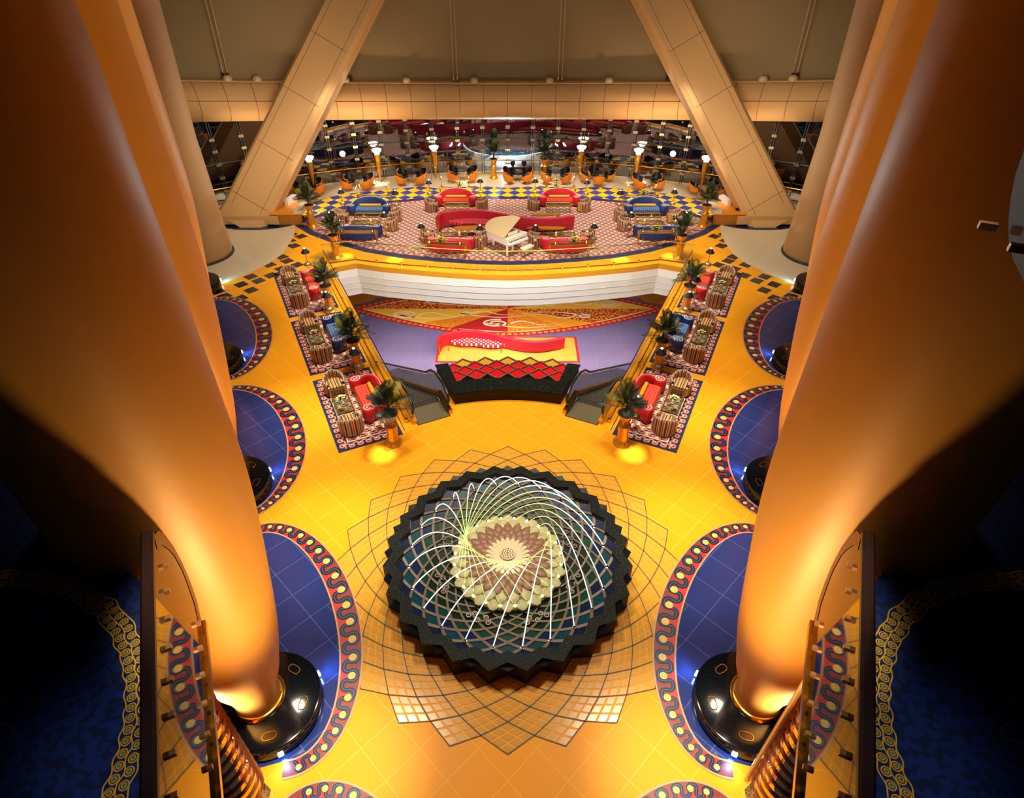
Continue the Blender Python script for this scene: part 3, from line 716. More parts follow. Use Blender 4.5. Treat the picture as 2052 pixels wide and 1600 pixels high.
# dark low furniture glimpsed under the lounge
for s in (-1, 1):
    for k, (x, y) in enumerate(((12.2, 42.4), (14.6, 42.9))):
        c = thing('lower_lobby_table', 'dark red table on the lower floor under the lounge, %s, %s one' % (SIDE[s], ['inner', 'outer'][k]), 'table', (s * x, y, ZL + .008), 0, 'tables under the lounge')
        MB().lathe([(.6, .7), (.6, .76), (.01, .76)], n=20).build('table_top', redd, c)
        MB().lathe([(.25, 0), (.06, .05), (.06, .7)], n=12).build('leg', black, c)

# ================================================================== GLASS BALUSTRADES OF THE WELL
def balustrade(pts, label, h=1.08, railm=gold, step=None):
    t = thing('glass_balustrade', label, 'balustrade', (0, 0, 0), 0, 'glass balustrades of the well')
    for i in range(len(pts) - 1):
        a, b = Vector(pts[i]), Vector(pts[i + 1]); dd = (b - a).normalized() * .02
        a2, b2 = a + dd, b - dd
        nrm = Vector((-(b - a).y, (b - a).x)).normalized() * .008
        MB().prism([tuple(a2 - nrm), tuple(b2 - nrm), tuple(b2 + nrm), tuple(a2 + nrm)], .05, h).build('glass_panel', gm_rail, t)
    MB().tube([(p[0], p[1], h + .02) for p in pts], .022, 8).build('top_rail', railm, t)
    MB().tube([(p[0], p[1], .04) for p in pts], .02, 6).build('bottom_rail', dbronze, t)
    for p in pts:
        MB().box((p[0], p[1], .09), (.10, .08, .14), 0, 0, .02).build('clamp', chrome, t)
    return t
bl = [(-9.75, 29.95), (-8.20, 30.5), (-7.01, 30.18), (-5.62, 29.88), (-4.24, 29.66), (-2.85, 29.45), (-1.43, 29.28), (0, 29.2)]
bl = bl + [(-x, y) for x, y in bl[-2::-1]]
balustrade(bl, 'long curved glass balustrade between the lounge carpet and the white fascia')
for s in (-1, 1):
    balustrade([wing(s, a, 2.62) for a in (.6, 2.6, 4.6, 6.6, 8.6, 10.6, 12.6, 14.2)], 'straight glass balustrade along the %s side of the well by the rugs' % SIDE[s], railm=dbronze)
    struct(MB().strip([wing(s, .2, 2.42), wing(s, 14.2, 2.42)], .03, .004).build('trim_aisle_line', [M('dark_line', '#3a2c18', .5)]))

# ================================================================== ESCALATORS
for s in (-1, 1):
    e = thing('escalator', 'escalator running down between handrails on the %s of the granite bench' % SIDE[s], 'escalator', (0, 0, 0), 0, 'escalators down to the lower floor')
    def Wp(a, b, z): x, y = wing(s, a, b); return (x, y, z)
    b0, b1 = 2.98, 4.16
    top0, st, end = .24, 1.35, 13.0
    def zz(a): return 0 if a < 1.6 else max(ZL, -(a - 1.6) * .577)
    fl = [Wp(.24, b0, .012), Wp(.24, b1, .012), Wp(1.2, b1, .012), Wp(1.2, b0, .012)]
    o = MB().add([Wp(.24, b0 - .05, .014), Wp(.24, b1 + .05, .014), Wp(1.25, b1 + .05, .014), Wp(1.25, b0 - .05, .014)] + [Wp(.24, b0 - .05, .001), Wp(.24, b1 + .05, .001), Wp(1.25, b1 + .05, .001), Wp(1.25, b0 - .05, .001)],
                 [(0, 1, 2, 3), (4, 5, 1, 0), (5, 6, 2, 1), (6, 7, 3, 2), (7, 4, 0, 3)]).build('comb_plate', [M('comb_base', '#2c2822', .6)], e)
    mb = MB()
    for k in range(26):
        a = b0 + (b1 - b0) * (k + .5) / 26
        mb.add([Wp(.26, a - .012, .0185), Wp(.26, a + .012, .0185), Wp(1.22, a + .012, .0185), Wp(1.22, a - .012, .0185)], [(0, 1, 2, 3)])
    mb.build('comb_ridges', [M('comb_ridge', '#7c6e52', .5)], o)
    # steps
    a = 1.25; z = -.02; k = 0
    while z > ZL + .1 and k < 32:
        nz = z if k < 1 else z - .22
        mb = MB(); pts = [Wp(a, b0, nz), Wp(a, b1, nz), Wp(a + .39, b1, nz), Wp(a + .39, b0, nz)]; lo_ = [(p[0], p[1], nz - .24) for p in pts]
        mb.add(pts + lo_, [(0, 1, 2, 3), (4, 5, 1, 0), (5, 6, 2, 1), (6, 7, 3, 2), (7, 4, 0, 3)])
        q0 = Wp(a + .36, b0, nz + .003); q1 = Wp(a + .36, b1, nz + .003); q2 = Wp(a + .38, b1, nz + .003); q3 = Wp(a + .38, b0, nz + .003)
        mb.add([q0, q1, q2, q3], [(0, 1, 2, 3)], 1)
        mb.build('step', [M('escalator_step', '#211e1a', .6), M('step_edge', '#5a4e34', .5)], e)
        z = nz; a += .39; k += 1
    for (bb, nm_) in ((b0 - .1, 'outer'), (b1 + .1, 'inner')):
        P = [(.62, .30), (.50, .55), (.56, .80), (.78, .93), (1.4, .95), (1.9, .88), (2.5, .62)] + [(a_, zz(a_) + .98) for a_ in (3.2, 5, 7, 9, 11, 13)]
        MB().tube([Wp(a_, bb, z_) for a_, z_ in P], .05, 8).build('handrail', [M('handrail_rubber', '#15110f', .35)], e, True)
        P2 = [(.80, .2), (.70, .5), (.85, .82), (1.4, .86), (1.9, .79), (2.5, .53)] + [(a_, zz(a_) + .89) for a_ in (3.2, 5, 7, 9, 11, 13)]
        n_ = len(P2); top_ = [Wp(a_, bb, z_) for a_, z_ in P2]; bot_ = [Wp(a_, bb, min(z_ - .1, zz(a_) + .18)) for a_, z_ in P2]
        MB().add(top_ + bot_, [(i_, i_ + 1, n_ + i_ + 1, n_ + i_) for i_ in range(n_ - 1)]).build('balustrade_glass', [gm_esc], e)
        for dz, w_ in ((.0, .26),):
            Q = [(.35, .0), (.36, .17), (.9, .24), (1.6, .24)] + [(a_, zz(a_) + .24) for a_ in (3, 5, 7, 9, 11, 13)]
            vs = []; 
            for a_, z_ in Q:
                vs += [Wp(a_, bb - w_ / 2 * .55, z_), Wp(a_, bb + w_ / 2 * .55, z_), Wp(a_, bb + w_ / 2 * .55, z_ - .3), Wp(a_, bb - w_ / 2 * .55, z_ - .3)]
            fs = []
            for i_ in range(len(Q) - 1):
                for j_ in range(4): fs.append((i_ * 4 + j_, i_ * 4 + (j_ + 1) % 4, i_ * 4 + 4 + (j_ + 1) % 4, i_ * 4 + 4 + j_))
            fs += [(0, 1, 2, 3)]
            MB().add(vs, fs).build('skirt', [gold if nm_ == 'inner' else goldpaint], e)
    MB().add([Wp(1.2, b0, -.6), Wp(1.2, b1, -.6), Wp(13, b1, ZL), Wp(13, b0, ZL)], [(0, 1, 2, 3)]).build('truss', [black], e)

# ================================================================== GRANITE BENCH AND CASCADE
bn = thing('granite_bench', 'curved dark granite bench at the head of the cascade between the escalators', 'bench', (0, 0, 0))
def arc2(r, a, n=24): return [(FC[0] + r * sin(R(-a + 2 * a * i / n)), FC[1] + r * cos(R(-a + 2 * a * i / n))) for i in range(n + 1)]
front, back = arc2(7.62, 15.2), arc2(8.32, 13.8)
armL = [(-2.78, 19.9), (-2.47, 19.95)]
outl = front + [(2.84, 19.9), (2.42, 20.0)] + back[::-1] + [(-2.42, 20.0), (-2.84, 19.9)]
MB().prism(outl, 0.001, .44, 0, 1).build('bench_body', [granite, granite_b], bn)
g_ = .03
outl2 = arc2(7.58, 15.35) + [(2.90, 19.95), (2.38, 20.05)] + arc2(8.36, 13.6)[::-1] + [(-2.38, 20.05), (-2.90, 19.95)]
MB().prism(outl2, .46, .52, 0, 0).build('bench_top', [granite], bn)
cs = thing('cascade', 'stepped water cascade of red diamond trays behind the granite bench', 'fountain', (0, 0, 0))
MB().prism(arc2(8.36, 13.6) + [(2.4, 20.9)] + arc2(10.6, 11.5)[::-1] + [(-2.4, 20.9)], -1.2, -.75).build('basin_floor', [M('maroon_basin', '#1c0a0e', .12)], cs)
for row in range(4):
    rr0 = 9.28 + row * .37; z_ = .08 - row * .07; cnt = 6 if row % 2 == 0 else 5
    for k in range(cnt):
        ang = (k - (cnt - 1) / 2) * 5.1
        hd = .41; wd = .45
        def pt(dr, da): q = R(ang) + da / 9.5; return (FC[0] + (rr0 + dr) * sin(q), FC[1] + (rr0 + dr) * cos(q))
        o_ = [pt(-hd, 0), pt(0, wd), pt(hd, 0), pt(0, -wd)]; i_ = [pt(-hd * .84, 0), pt(0, wd * .84), pt(hd * .84, 0), pt(0, -wd * .84)]
        c_ = cs
        tr = MB().prism(o_, z_ - .5, z_, 0, 0, holes=[i_]).build('tray', [M('tray_rim', '#6a5344', .4)], c_)
        MB().prism([pt(-hd * .85, 0), pt(0, wd * .85), pt(hd * .85, 0), pt(0, -wd * .85)], z_ - .10, z_ - .05).build('red_tile', [M('red_glass_tile', '#c01a22', .12) if row < 3 else M('gold_glass_tile', '#c8962a', .2)], tr)

# ================================================================== FOUNTAIN
NP = 24; q_ = 1.0776
def node(k, j, z=0): r = 3.19 * q_ ** k; a = R(7.5 * j); return (FC[0] + r * sin(a), FC[1] + r * cos(a), z)
ft = thing('fountain', 'round star-edged granite fountain with lattice bowl in the yellow floor', 'fountain', (0, 0, 0))
def star(r0, r1): return [(FC[0] + (r1 if j % 2 else r0) * sin(R(7.5 * j)), FC[1] + (r1 if j % 2 else r0) * cos(R(7.5 * j))) for j in range(48)][::-1]
MB().prism(star(3.20, 3.44), .001, .48, 1, 1, holes=[star(2.93, 3.14)]).build('kerb_wall', [granite, granite_b], ft)
MB().prism(star(3.18, 3.42), .48, .505, 1, 1, holes=[star(2.93, 3.14)]).build('kerb_joint', [granite, M('joint_black', '#0a0908', .5)], ft)
MB().prism(star(3.20, 3.44), .505, .62, 0, 1, holes=[star(2.90, 3.11)]).build('kerb_top', [granite, granite_b], ft)
# concave bowl with lattice: cells coloured by ring
def bz(r): return .10 + .34 * max(0, (r - 1.3) / 1.6) ** 1.5 if r > 1.3 else .10
cells = ['#05070a', '#0c1a3a', '#0c3a4a', '#0a1c44', '#0a3a30', '#08230f', '#06160c', '#0c3022', '#05100a', '#0a2a18', '#051008']
cm = [M('basin_tile_%d' % i, c_, .35, noise=.5, nscale=14) for i, c_ in enumerate(cells)]
mb = MB(); ks = list(range(-1, -13, -1))
def bn_(r, j): a = R(7.5 * j); return (FC[0] + r * sin(a), FC[1] + r * cos(a), bz(r))
rads = [3.19 * q_ ** (k) for k in range(1, -14, -1)]
for i in range(len(rads) - 2):
    for j in range(48):
        if (i + j) % 2: continue
        r0, r1, r2 = rads[i], rads[i + 1], rads[i + 2]
        mb.add([bn_(r0, j), bn_(r1, j + 1), bn_(r2, j), bn_(r1, j - 1)], [(0, 1, 2, 3)], min(i, 10))
for m_ in cm: m_.node_tree.nodes['Principled BSDF'].inputs['Specular IOR Level'].default_value = .15
mb.build('basin_tiles', cm, ft)
mb = MB()
for dirn in (1, -1):
    for j in range(24):
        prev = None; P = []
        for i in range(1, len(rads)):
            jj = 2 * j + dirn * i; r = rads[i]; P.append((r, R(7.5 * jj)))
        Q = []
        for (ra, aa), (rb_, ab) in zip(P, P[1:]):
            for t in range(3): f = t / 3; Q.append((ra + (rb_ - ra) * f, aa + (ab - aa) * f))
        Q.append(P[-1])
        pts = [(FC[0] + r * sin(a), FC[1] + r * cos(a)) for r, a in Q]
        n_ = len(pts); vs = []; 
        for i, p in enumerate(pts):
            a_ = pts[max(i - 1, 0)]; b_ = pts[min(i + 1, n_ - 1)]; dx, dy = b_[0] - a_[0], b_[1] - a_[1]; q = hypot(dx, dy)
            wd = .030 * Q[i][0] / 2.2 * (1.9 if i < 3 else 1); z = bz(Q[i][0]) + .03
            vs += [(p[0] - dy / q * wd, p[1] + dx / q * wd, z), (p[0] + dy / q * wd, p[1] - dx / q * wd, z)]
        mb.add(vs, [(2 * i, 2 * i + 1, 2 * i + 3, 2 * i + 2) for i in range(n_ - 1)])
mb.build('lattice', [M('lattice_stone', '#6e5a4a', .5, 0)], ft)
# nozzles on the outer ring and clustered sprinklers
for j in range(24):
    x, y, z = bn_(rads[3], 2 * j + 1)
    z += .03
    nz_ = MB().lathe([(.055, 0), (.055, .03), (.03, .035), (.025, .08)], (x, y, z), 10).build('jet_nozzle', chrome, ft)
mb_r = MB().lathe([(.075, 0), (.075, .03), (.05, .03), (.05, .005)], n=14, caps=False)
for g8 in range(8):
    a0 = 22.5 + 45 * g8
    for (dr, da) in ((1.86, -5), (1.86, 5), (2.02, 0), (2.0, -8), (2.0, 8)):
        x, y = FC[0] + dr * sin(R(a0 + da)), FC[1] + dr * cos(R(a0 + da))
        o = MB().lathe([(.07, 0), (.07, .03), (.045, .03), (.045, .005)], (x, y, bz(dr) + .035), 14, caps=False).lathe([(.02, 0), (.02, .05)], (x, y, bz(dr) + .03), 8).build('sprinkler_ring', M('nozzle_pewter', '#8c8074', .3, .6), ft)
# scalloped alabaster flower in the middle
alab = M('glowing_alabaster', '#b8ae84', .4, emit='#c8c46a', es=.04); alab2 = M('rose_alabaster', '#8e6450', .45, noise=.4, nscale=25); petal = M('petal_marble', '#cfb898', .35)
fl_ = MB().lathe([(1.56, .12), (1.56, .20), (1.40, .30), (.95, .42), (.5, .46), (.01, .46)], (FC[0], FC[1], 0), 48).build('flower_base', alab2, ft, True)
for ringi, (rad, n_, w_, z_, m_) in enumerate(((1.42, 24, .205, .26, alab), (1.22, 24, .19, .33, alab), (1.04, 24, .16, .385, alab2), (.88, 24, .14, .41, alab2), (.72, 24, .12, .43, alab2))):
    for j in range(n_):
        a = R(360 / n_ * (j + .5 * (ringi % 2)))
        mb = MB(); mb.T = Matrix.Translation((FC[0] + rad * sin(a), FC[1] + rad * cos(a), z_)) @ Matrix.Rotation(-a, 4, 'Z') @ Matrix.Rotation(R(0), 4, 'X')
        nn = 10; rg0 = [(w_ * cos(q) * (1 if sin(q) < 0 else .8), w_ * 1.15 * sin(q)) for q in [2 * pi * k / nn for k in range(nn)]]
        mb.loft([[(x, y, -.03) for x, y in rg0], [(x, y, .02) for x, y in rg0], [(x * .6, y * .6, .055) for x, y in rg0]])
        mb.build('scallop', m_, ft, True)
for ringi, (r0, r1, n_, z_) in enumerate(((.20, .66, 24, .475), (.16, .52, 24, .50))):
    for j in range(n_):
        a = R(15 * j + 7.5 * ringi)
        pts = [(r0, 0), (r0 + (r1 - r0) * .4, .055), (r0 + (r1 - r0) * .8, .05), (r1, 0)]
        def pp(r, w_, z): return (FC[0] + r * sin(a) + w_ * cos(a), FC[1] + r * cos(a) - w_ * sin(a), z)
        T = [pp(r, w_, z_ + .03 - .03 * (r / r1)) for r, w_ in pts] + [pp(r, -w_, z_ + .03 - .03 * (r / r1)) for r, w_ in pts[::-1][1:-1]]
        Bq = [(x, y, z - .03) for x, y, z in T]; m_ = len(T)
        MB().add(T + Bq, [tuple(range(m_))[::-1]] + [(i, (i + 1) % m_, m_ + (i + 1) % m_, m_ + i) for i in range(m_)]).build('petal', petal, ft)
mb = MB().lathe([(.21, .50), (.21, .56), (.17, .58), (.01, .58)], (FC[0], FC[1], 0), 24)
ct = mb.build('flower_eye', petal, ft)
mb = MB()
for rr_i, n_ in ((.15, 13), (.09, 8), (.03, 3)):
    for j in range(n_): a = 2 * pi * j / n_; mb.lathe([(.018, .582), (.018, .59), (.001, .59)], (FC[0] + rr_i * cos(a), FC[1] + rr_i * sin(a), 0), 8)
mb.build('seed_holes', black, ct)
# small lights between scallops
for j in range(24):
    a = R(15 * j + 7.5)
    MB().lathe([(.04, 0), (.04, .03), (.001, .045)], (FC[0] + 1.50 * sin(a), FC[1] + 1.50 * cos(a), .30), 8).build('flower_lamp', M('lime_light', '#ffffff', .4, emit='#dfff7a', es=4), ft)
def clock(a):
    q = int(round((a % 360) / 15 - .5)); h_ = ['twelve', 'one', 'two', 'three', 'four', 'five', 'six', 'seven', 'eight', 'nine', 'ten', 'eleven'][(q // 2) % 12]
    return 'quarter %s %s o\'clock' % ('past', h_) if q % 2 == 0 else 'quarter to %s o\'clock' % ['one', 'two', 'three', 'four', 'five', 'six', 'seven', 'eight', 'nine', 'ten', 'eleven', 'twelve'][(q // 2) % 12]
# water jets: one arc per nozzle, all swirling towards the flower
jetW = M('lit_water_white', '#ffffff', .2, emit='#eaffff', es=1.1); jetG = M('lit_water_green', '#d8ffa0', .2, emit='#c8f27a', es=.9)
for j in range(24):
    p0 = Vector(bn_(rads[3], 2 * j + 1)); a0 = R(7.5 * (2 * j + 1)); a1 = a0 - R(103)
    p1 = Vector((FC[0] + 1.42 * sin(a1), FC[1] + 1.42 * cos(a1), .32)); hh = 1.5
    P = []
    for t in range(25):
        f = t / 24; p = p0.lerp(p1, f); p.z = p0.z + .08 + (p1.z - p0.z - .08) * f + 4 * hh * f * (1 - f); P.append(tuple(p))
    mb = MB(); mb.tube(P[:13], [.015 - .0003 * t for t in range(13)], 6, 0); mb.tube(P[12:], [.011 - .0003 * t for t in range(13)], 6, 1)
    mb.build('water_jet', [jetW, jetG], None, True, kind='thing', category='water jet', group='arching water jets of the fountain', label='lit arc of water from the rim nozzle at %s on the fountain' % clock(7.5 * (2 * j + 1)))
# floor lattice radiating from the kerb
mb = MB()
for dirn in (1, -1):
    for j in range(24):
        P = []
        for k in range(0, 7):
            jj = 2 * j + dirn * k
            if (k % 2) == 1 or True: P.append(node(k, jj)[:2])
        mb.strip(P, .022, .0105, 0)
for j in range(48):       # closing edges of the outermost star
    pass
struct(mb.build('floor_lattice_line', [M('lattice_line', '#4a3312', .5)]))
mb = MB(); 
for k in range(1, 6):
    for j in range(48):
        if (k + j) % 2 == 0: continue
        a, b, c, d = [Vector(node(k + dk, j + dj)) for dk, dj in ((-1, 0), (0, 1), (1, 0), (0, -1))]
        if k == 5 and False: continue
        for u_ in range(3):
            for v_ in range(3):
                def bl_(u, v): return a.lerp(b, u).lerp(d.lerp(c, u), v)
                e = .055; q = [bl_((u_ + e * 1.6) / 3 + .02, (v_ + e * 1.6) / 3 + .02), bl_((u_ + 1 - e * 1.6) / 3 - .0, (v_ + e * 1.6) / 3 + .02), bl_((u_ + 1 - e * 1.6) / 3, (v_ + 1 - e * 1.6) / 3), bl_((u_ + e * 1.6) / 3 + .02, (v_ + 1 - e * 1.6) / 3)]
                mb.add([(p.x, p.y, .0085) for p in q], [(0, 1, 2, 3)][:: 1])
me_tiles = mb.build('floor_lattice_tile', [M('sandy_inlay_tile', '#d7a044', .16)])
struct(me_tiles)

# ================================================================== BALCONIES IN THE WINGS (upper floor)
ZB = 7.1
for s in (-1, 1):
    ux, uy = -.4255, .905
    E = (-4.62, 5.12)                          # end of the rail by the column
    def L(a, b, z=0): x = E[0] + ux * a - .905 * b; y = E[1] + uy * a - .4255 * b; return (x * -s, y) if z is None else (x * -s, y, z)
    def L2(a, b): return L(a, b, None)
    loop = [L2(-6, .02), L2(.0, .02), L2(.35, .5), L2(1.0, .9), L2(7, .9), L2(8.5, 9), L2(-6, 9)]
    if s > 0: loop = loop[::-1]
    fb = struct(MB().prism(loop[::-1], ZB - .75, ZB, 0, 1).build('floor_balcony', [speckle_mat('midnight_blue_carpet', '#0f2a6a', '#0a1a48', 9, .52, .9), dbronze]))
    mb = MB(); C0 = (-7.05 * -s, 2.4)
    for ri in (2.77, 2.90):
        for k in range(130):
            a = 2 * pi * k / 130 + (.024 if ri > 2.8 else 0)
            c = (C0[0] + ri * cos(a), C0[1] + ri * sin(a))
            mb.disc(c, .058, ZB + .006, 0, 12); mb.disc(c, .044, ZB + .008, 1, 12); mb.disc(c, .031, ZB + .010, 0, 10); mb.disc(c, .020, ZB + .012, 2, 8)
    for ri in (2.70, 2.97, 2.835):
        mb.strip([(C0[0] + (ri + .018 * sin(65 * q)) * cos(q), C0[1] + (ri + .025 * sin(40 * q)) * sin(q)) for q in [2 * pi * k / 520 for k in range(521)]], .016, ZB + .007, 0)
    mb.build('carpet_chain_band', [M('chain_yellow', '#f0b41e', .8), M('chain_red', '#7a2a10', .8), M('chain_teal', '#1a8a80', .8)], fb)
    mb = MB(); C1 = (-6.75 * -s, 3.15)
    for k in range(12):
        a = 2 * pi * k / 12
        mb.strip([(C1[0] + (.5 + .55 * sin(t * pi / 12)) * cos(a + (t - 6) * .04), C1[1] + (.5 + .55 * sin(t * pi / 12)) * sin(a + (t - 6) * .04)) for t in range(13)], .03, ZB + .006)
        mb.disc((C1[0] + .75 * cos(a), C1[1] + .75 * sin(a)), .06, ZB + .006)
    for rr0 in (.28, .5): mb.strip([(C1[0] + rr0 * cos(q), C1[1] + rr0 * sin(q)) for q in [2 * pi * k / 40 for k in range(41)]], .03, ZB + .006)
    mb.build('carpet_rosette', [M('rosette_teal', '#2c6a60', .8)], fb)
    # balustrade: bronze mirror glass with rounded end, dark hand rail, clamps
    t = thing('mirror_balustrade', 'bronze mirror-glass balustrade with rounded end and dark rail on the %s balcony' % SIDE[s], 'balustrade', (0, 0, 0), 0, 'balcony mirror balustrades')
    zt, zb_ = 8.2, 6.22
    prof = [(-6, zb_), (-.35, zb_), (-.12, zb_ + .12), (.0, zb_ + .4), (.08, zb_ + .9), (.06, zt - .35), (.0, zt), (-6, zt)]
    prof = [(-6, zb_), (.0, zb_), (.26, zb_ + .16), (.42, zb_ + .45), (.50, zb_ + .8), (.50, zb_ + 1.15), (.42, zb_ + 1.5), (.25, zb_ + 1.8), (.0, zt), (-6, zt)]
    n_ = len(prof); fr = [L(a, -.03, z) for a, z in prof]; bk = [L(a, .0, z) for a, z in prof]
    MB().add(fr + bk, [tuple(range(n_)), tuple(range(2 * n_ - 1, n_ - 1, -1))] + [(i, (i + 1) % n_, n_ + (i + 1) % n_, n_ + i) for i in range(n_)]).build('mirror_panel', gm_brz, t)
    pin_ = [(a - .16 if a > -5 else a, z + (.14 if z < zb_ + .6 else (-.12 if z > zt - .6 else 0))) for a, z in prof]
    fo = [L(a, -.036, z) for a, z in prof[1:-1]] + [L(a, -.036, z) for a, z in pin_[1:-1]]; m2 = len(prof) - 2
    MB().add(fo, [(i, i + 1, m2 + i + 1, m2 + i) for i in range(m2 - 1)]).build('bronze_border', M('bronze_border_paint', '#8a5c30', .4, .4), t)
    MB().loft([[L(a, b, z) for b, z in ((-.04, zt), (.11, zt), (.11, zt + .06), (.08, zt + .09), (-.01, zt + .09), (-.04, zt + .06))] for a in (-6, .02)]).build('hand_rail', M('dark_mahogany', '#24100c', .35), t)
    MB().loft([[L(a, b, z) for b, z in ((-.09, zb_ - .1), (.02, zb_ - .1), (.02, zb_), (-.09, zb_))] for a in (-6, .0)]).build('bottom_channel', gold, t)
    for k in range(9):
        for z in (zt - .35, zb_ + .28):
            a = -.25 - .42 * k
            MB().loft([[L(a + da, b, z + dz) for da, dz in ((-.028, -.03), (.028, -.03), (.028, .03), (-.028, .03))] for b in (-.09, -.03)]).build('glass_clamp', M('bronze_clamp', '#b8804c', .3, .7), t)
    # ribbed mirror pilaster under the balcony
    p = thing('ribbed_pilaster', 'tall ribbed brass-mirror half column under the %s balcony edge' % SIDE[s], 'pilaster', (-5.62 * -s, 4.93, 0), 0, 'ribbed brass pilasters')
    MB().lathe([(.50, .01), (.50, 5.9)], n=48, caps=False).build('mirror_shaft', M('polished_gold_mirror', '#f0b040', .06, 1), p, True)
    for k in range(17):
        z = .30 + k * .33
        MB().lathe([(.495, z - .010), (.54, z - .006), (.545, z + .006), (.495, z + .010)], n=48, caps=False).build('rib', M('rib_bronze', '#7a4a30', .3, .8), p, True)
    MB().tube([(.52 * s * -1 * -1 * (1 if s < 0 else -1) * 1.0, .30, .01), (.52 * (1 if s < 0 else -1), .30, 5.9)], .05, 8).build('edge_post', M('pale_gold_trim', '#e0b070', .3, .5), p)
    MB().prism([(x, y) for x, y in [(-1.2, -2.6), (.62, -2.6), (.62, .1), (.0, .55), (-1.2, .3)]] if s < 0 else [(1.2, .3), (.0, .55), (-.62, .1), (-.62, -2.6), (1.2, -2.6)], .011, .05).build('stone_base', [speckle_mat('tan_granite', '#8a6234', '#5a3c1c', 30, .55, .2)], p)
# fragment of the next balcony up, right edge
t = thing('upper_balustrade', 'edge of a dark bronze balustrade panel high up at the right edge', 'balustrade', (0, 0, 0))
def U(a, b, z): return (3.30 + .4255 * a - .905 * b * -1 * 0 + .0, 3.55 + .905 * a, z)
fr = [(3.208, 3.788, 12.98), (3.127, 3.615, 12.92), (3.019, 3.385, 12.895), (2.874, 3.077, 12.906), (2.76, 2.833, 12.931), (2.469, 2.215, 13.179), (3.038, 3.426, 13.762), (3.391, 4.177, 13.484), (3.381, 4.156, 13.305), (3.345, 4.078, 13.169), (3.277, 3.935, 13.055)]
bk = [(x + .03, y - .012, z) for x, y, z in fr]; n_ = len(fr)
MB().add(fr + bk, [tuple(range(n_)), tuple(range(2 * n_ - 1, n_ - 1, -1))] + [(i, (i + 1) % n_, n_ + (i + 1) % n_, n_ + i) for i in range(n_)]).build('panel', M('dark_bronze_panel', '#1a100c', .6, 0), t)
MB().prism([(3.23, 3.78), (2.50, 2.23), (5.2, .95), (5.95, 2.5)][::-1], 12.93, 13.06).build('slab_edge', _M['dark_bronze_panel'], t)
for c_ in ((3.09, 3.78, 12.94), (2.96, 3.32, 12.995)):
    MB().box(c_, (.10, .045, .045), 0, R(-25)).build('glass_clamp', _M['bronze_clamp'], t)
# ================================================================== FURNITURE PROTOTYPES
def sofa(name, fabric, seatm, pipem=whitep):
    t = thing(name)
    W, D = 1.0, .50
    n = 28; path = []
    for i in range(n + 1):
        q = pi * i / n; path.append((-W * cos(q), -.28 + (D + .28 - .05) * (sin(q) ** .62)))
    ringsl = []
    for i, (x, y) in enumerate(path):
        a = path[max(i - 1, 0)]; b = path[min(i + 1, n)]; dx, dy = b[0] - a[0], b[1] - a[1]; q = hypot(dx, dy); nx, ny = -dy / q, dx / q
        hgt = .60 + .32 * sin(pi * i / n) ** 1.2; th = .095
        ringsl.append([(x + nx * o, y + ny * o, z) for o, z in ((th, .12), (th * 1.15, hgt - .12), (th * .8, hgt - .03), (0, hgt), (-th * .8, hgt - .03), (-th * 1.15, hgt - .12), (-th, .12))])
    MB().loft(ringsl).build('backrest', fabric, t, True)
    for sx in (-1, 1):
        ar = MB().lathe([(.21, .12), (.235, .2), (.235, .56), (.21, .61), (.01, .62)], (sx * .97, -.28, 0), 28).build('scroll_arm', fabric, t, True)
        MB().spiral((sx * .97, -.28), .21, .628, 0, 1.9, .028, start=(0 if sx > 0 else pi), dirn=-sx, n=34).build('piping', pipem, ar)
    MB().tube([(x, y, .60 + .32 * sin(pi * i / n) ** 1.2 + .005) for i, (x, y) in enumerate(path)], .010, 6).build('top_piping', pipem, t)
    mb = MB(); mb.box((0, -.04, .30), (1.58, .74, .24), 0, 0, .05); mb.build('seat', seatm, t)
    MB().box((0, -.40, .18), (1.7, .04, .08)).build('gold_trim', goldpaint, t)
    for x in (-.75, .75):
        for y in (-.3, .3): MB().lathe([(.03, 0), (.045, .06), (.04, .13)], (x, y, 0), 10).build('leg', gold, t)
    return t
red_sofa = sofa('red_sofa', redf, redseat); blue_sofa = sofa('blue_sofa', bluef, blueseat)
def bolster(name):
    t = thing(name)
    mb = MB(); rg = []
    for i in range(21):
        x = -.68 + 1.36 * i / 20; r = .085 + .012 * sin(i * 2.1); k = min(1, min(i, 20 - i) / 1.5 + .3)
        rg.append([(x, r * k * cos(q), r * k * sin(q)) for q in [2 * pi * j / 12 for j in range(12)]])
    mb.loft(rg).build('cushion', M('gold_silk', '#e0a52c', .5), t, True)
    for sx in (-1, 1): MB().lathe([(.03, 0), (.035, .03), (.01, .05)], (0, 0, 0), 8).build('tassel', gold, t).location = (sx * .7, 0, 0)
    return t
bol = bolster('bolster_cushion')
stripe = [M('stripe_' + n, c, .6) for n, c in (('navy', '#2a2c5a'), ('gold', '#e8b430'), ('maroon', '#8e3040'), ('teal', '#5a7a8a'), ('plum', '#5a2c4c'), ('salmon', '#d88868'))]
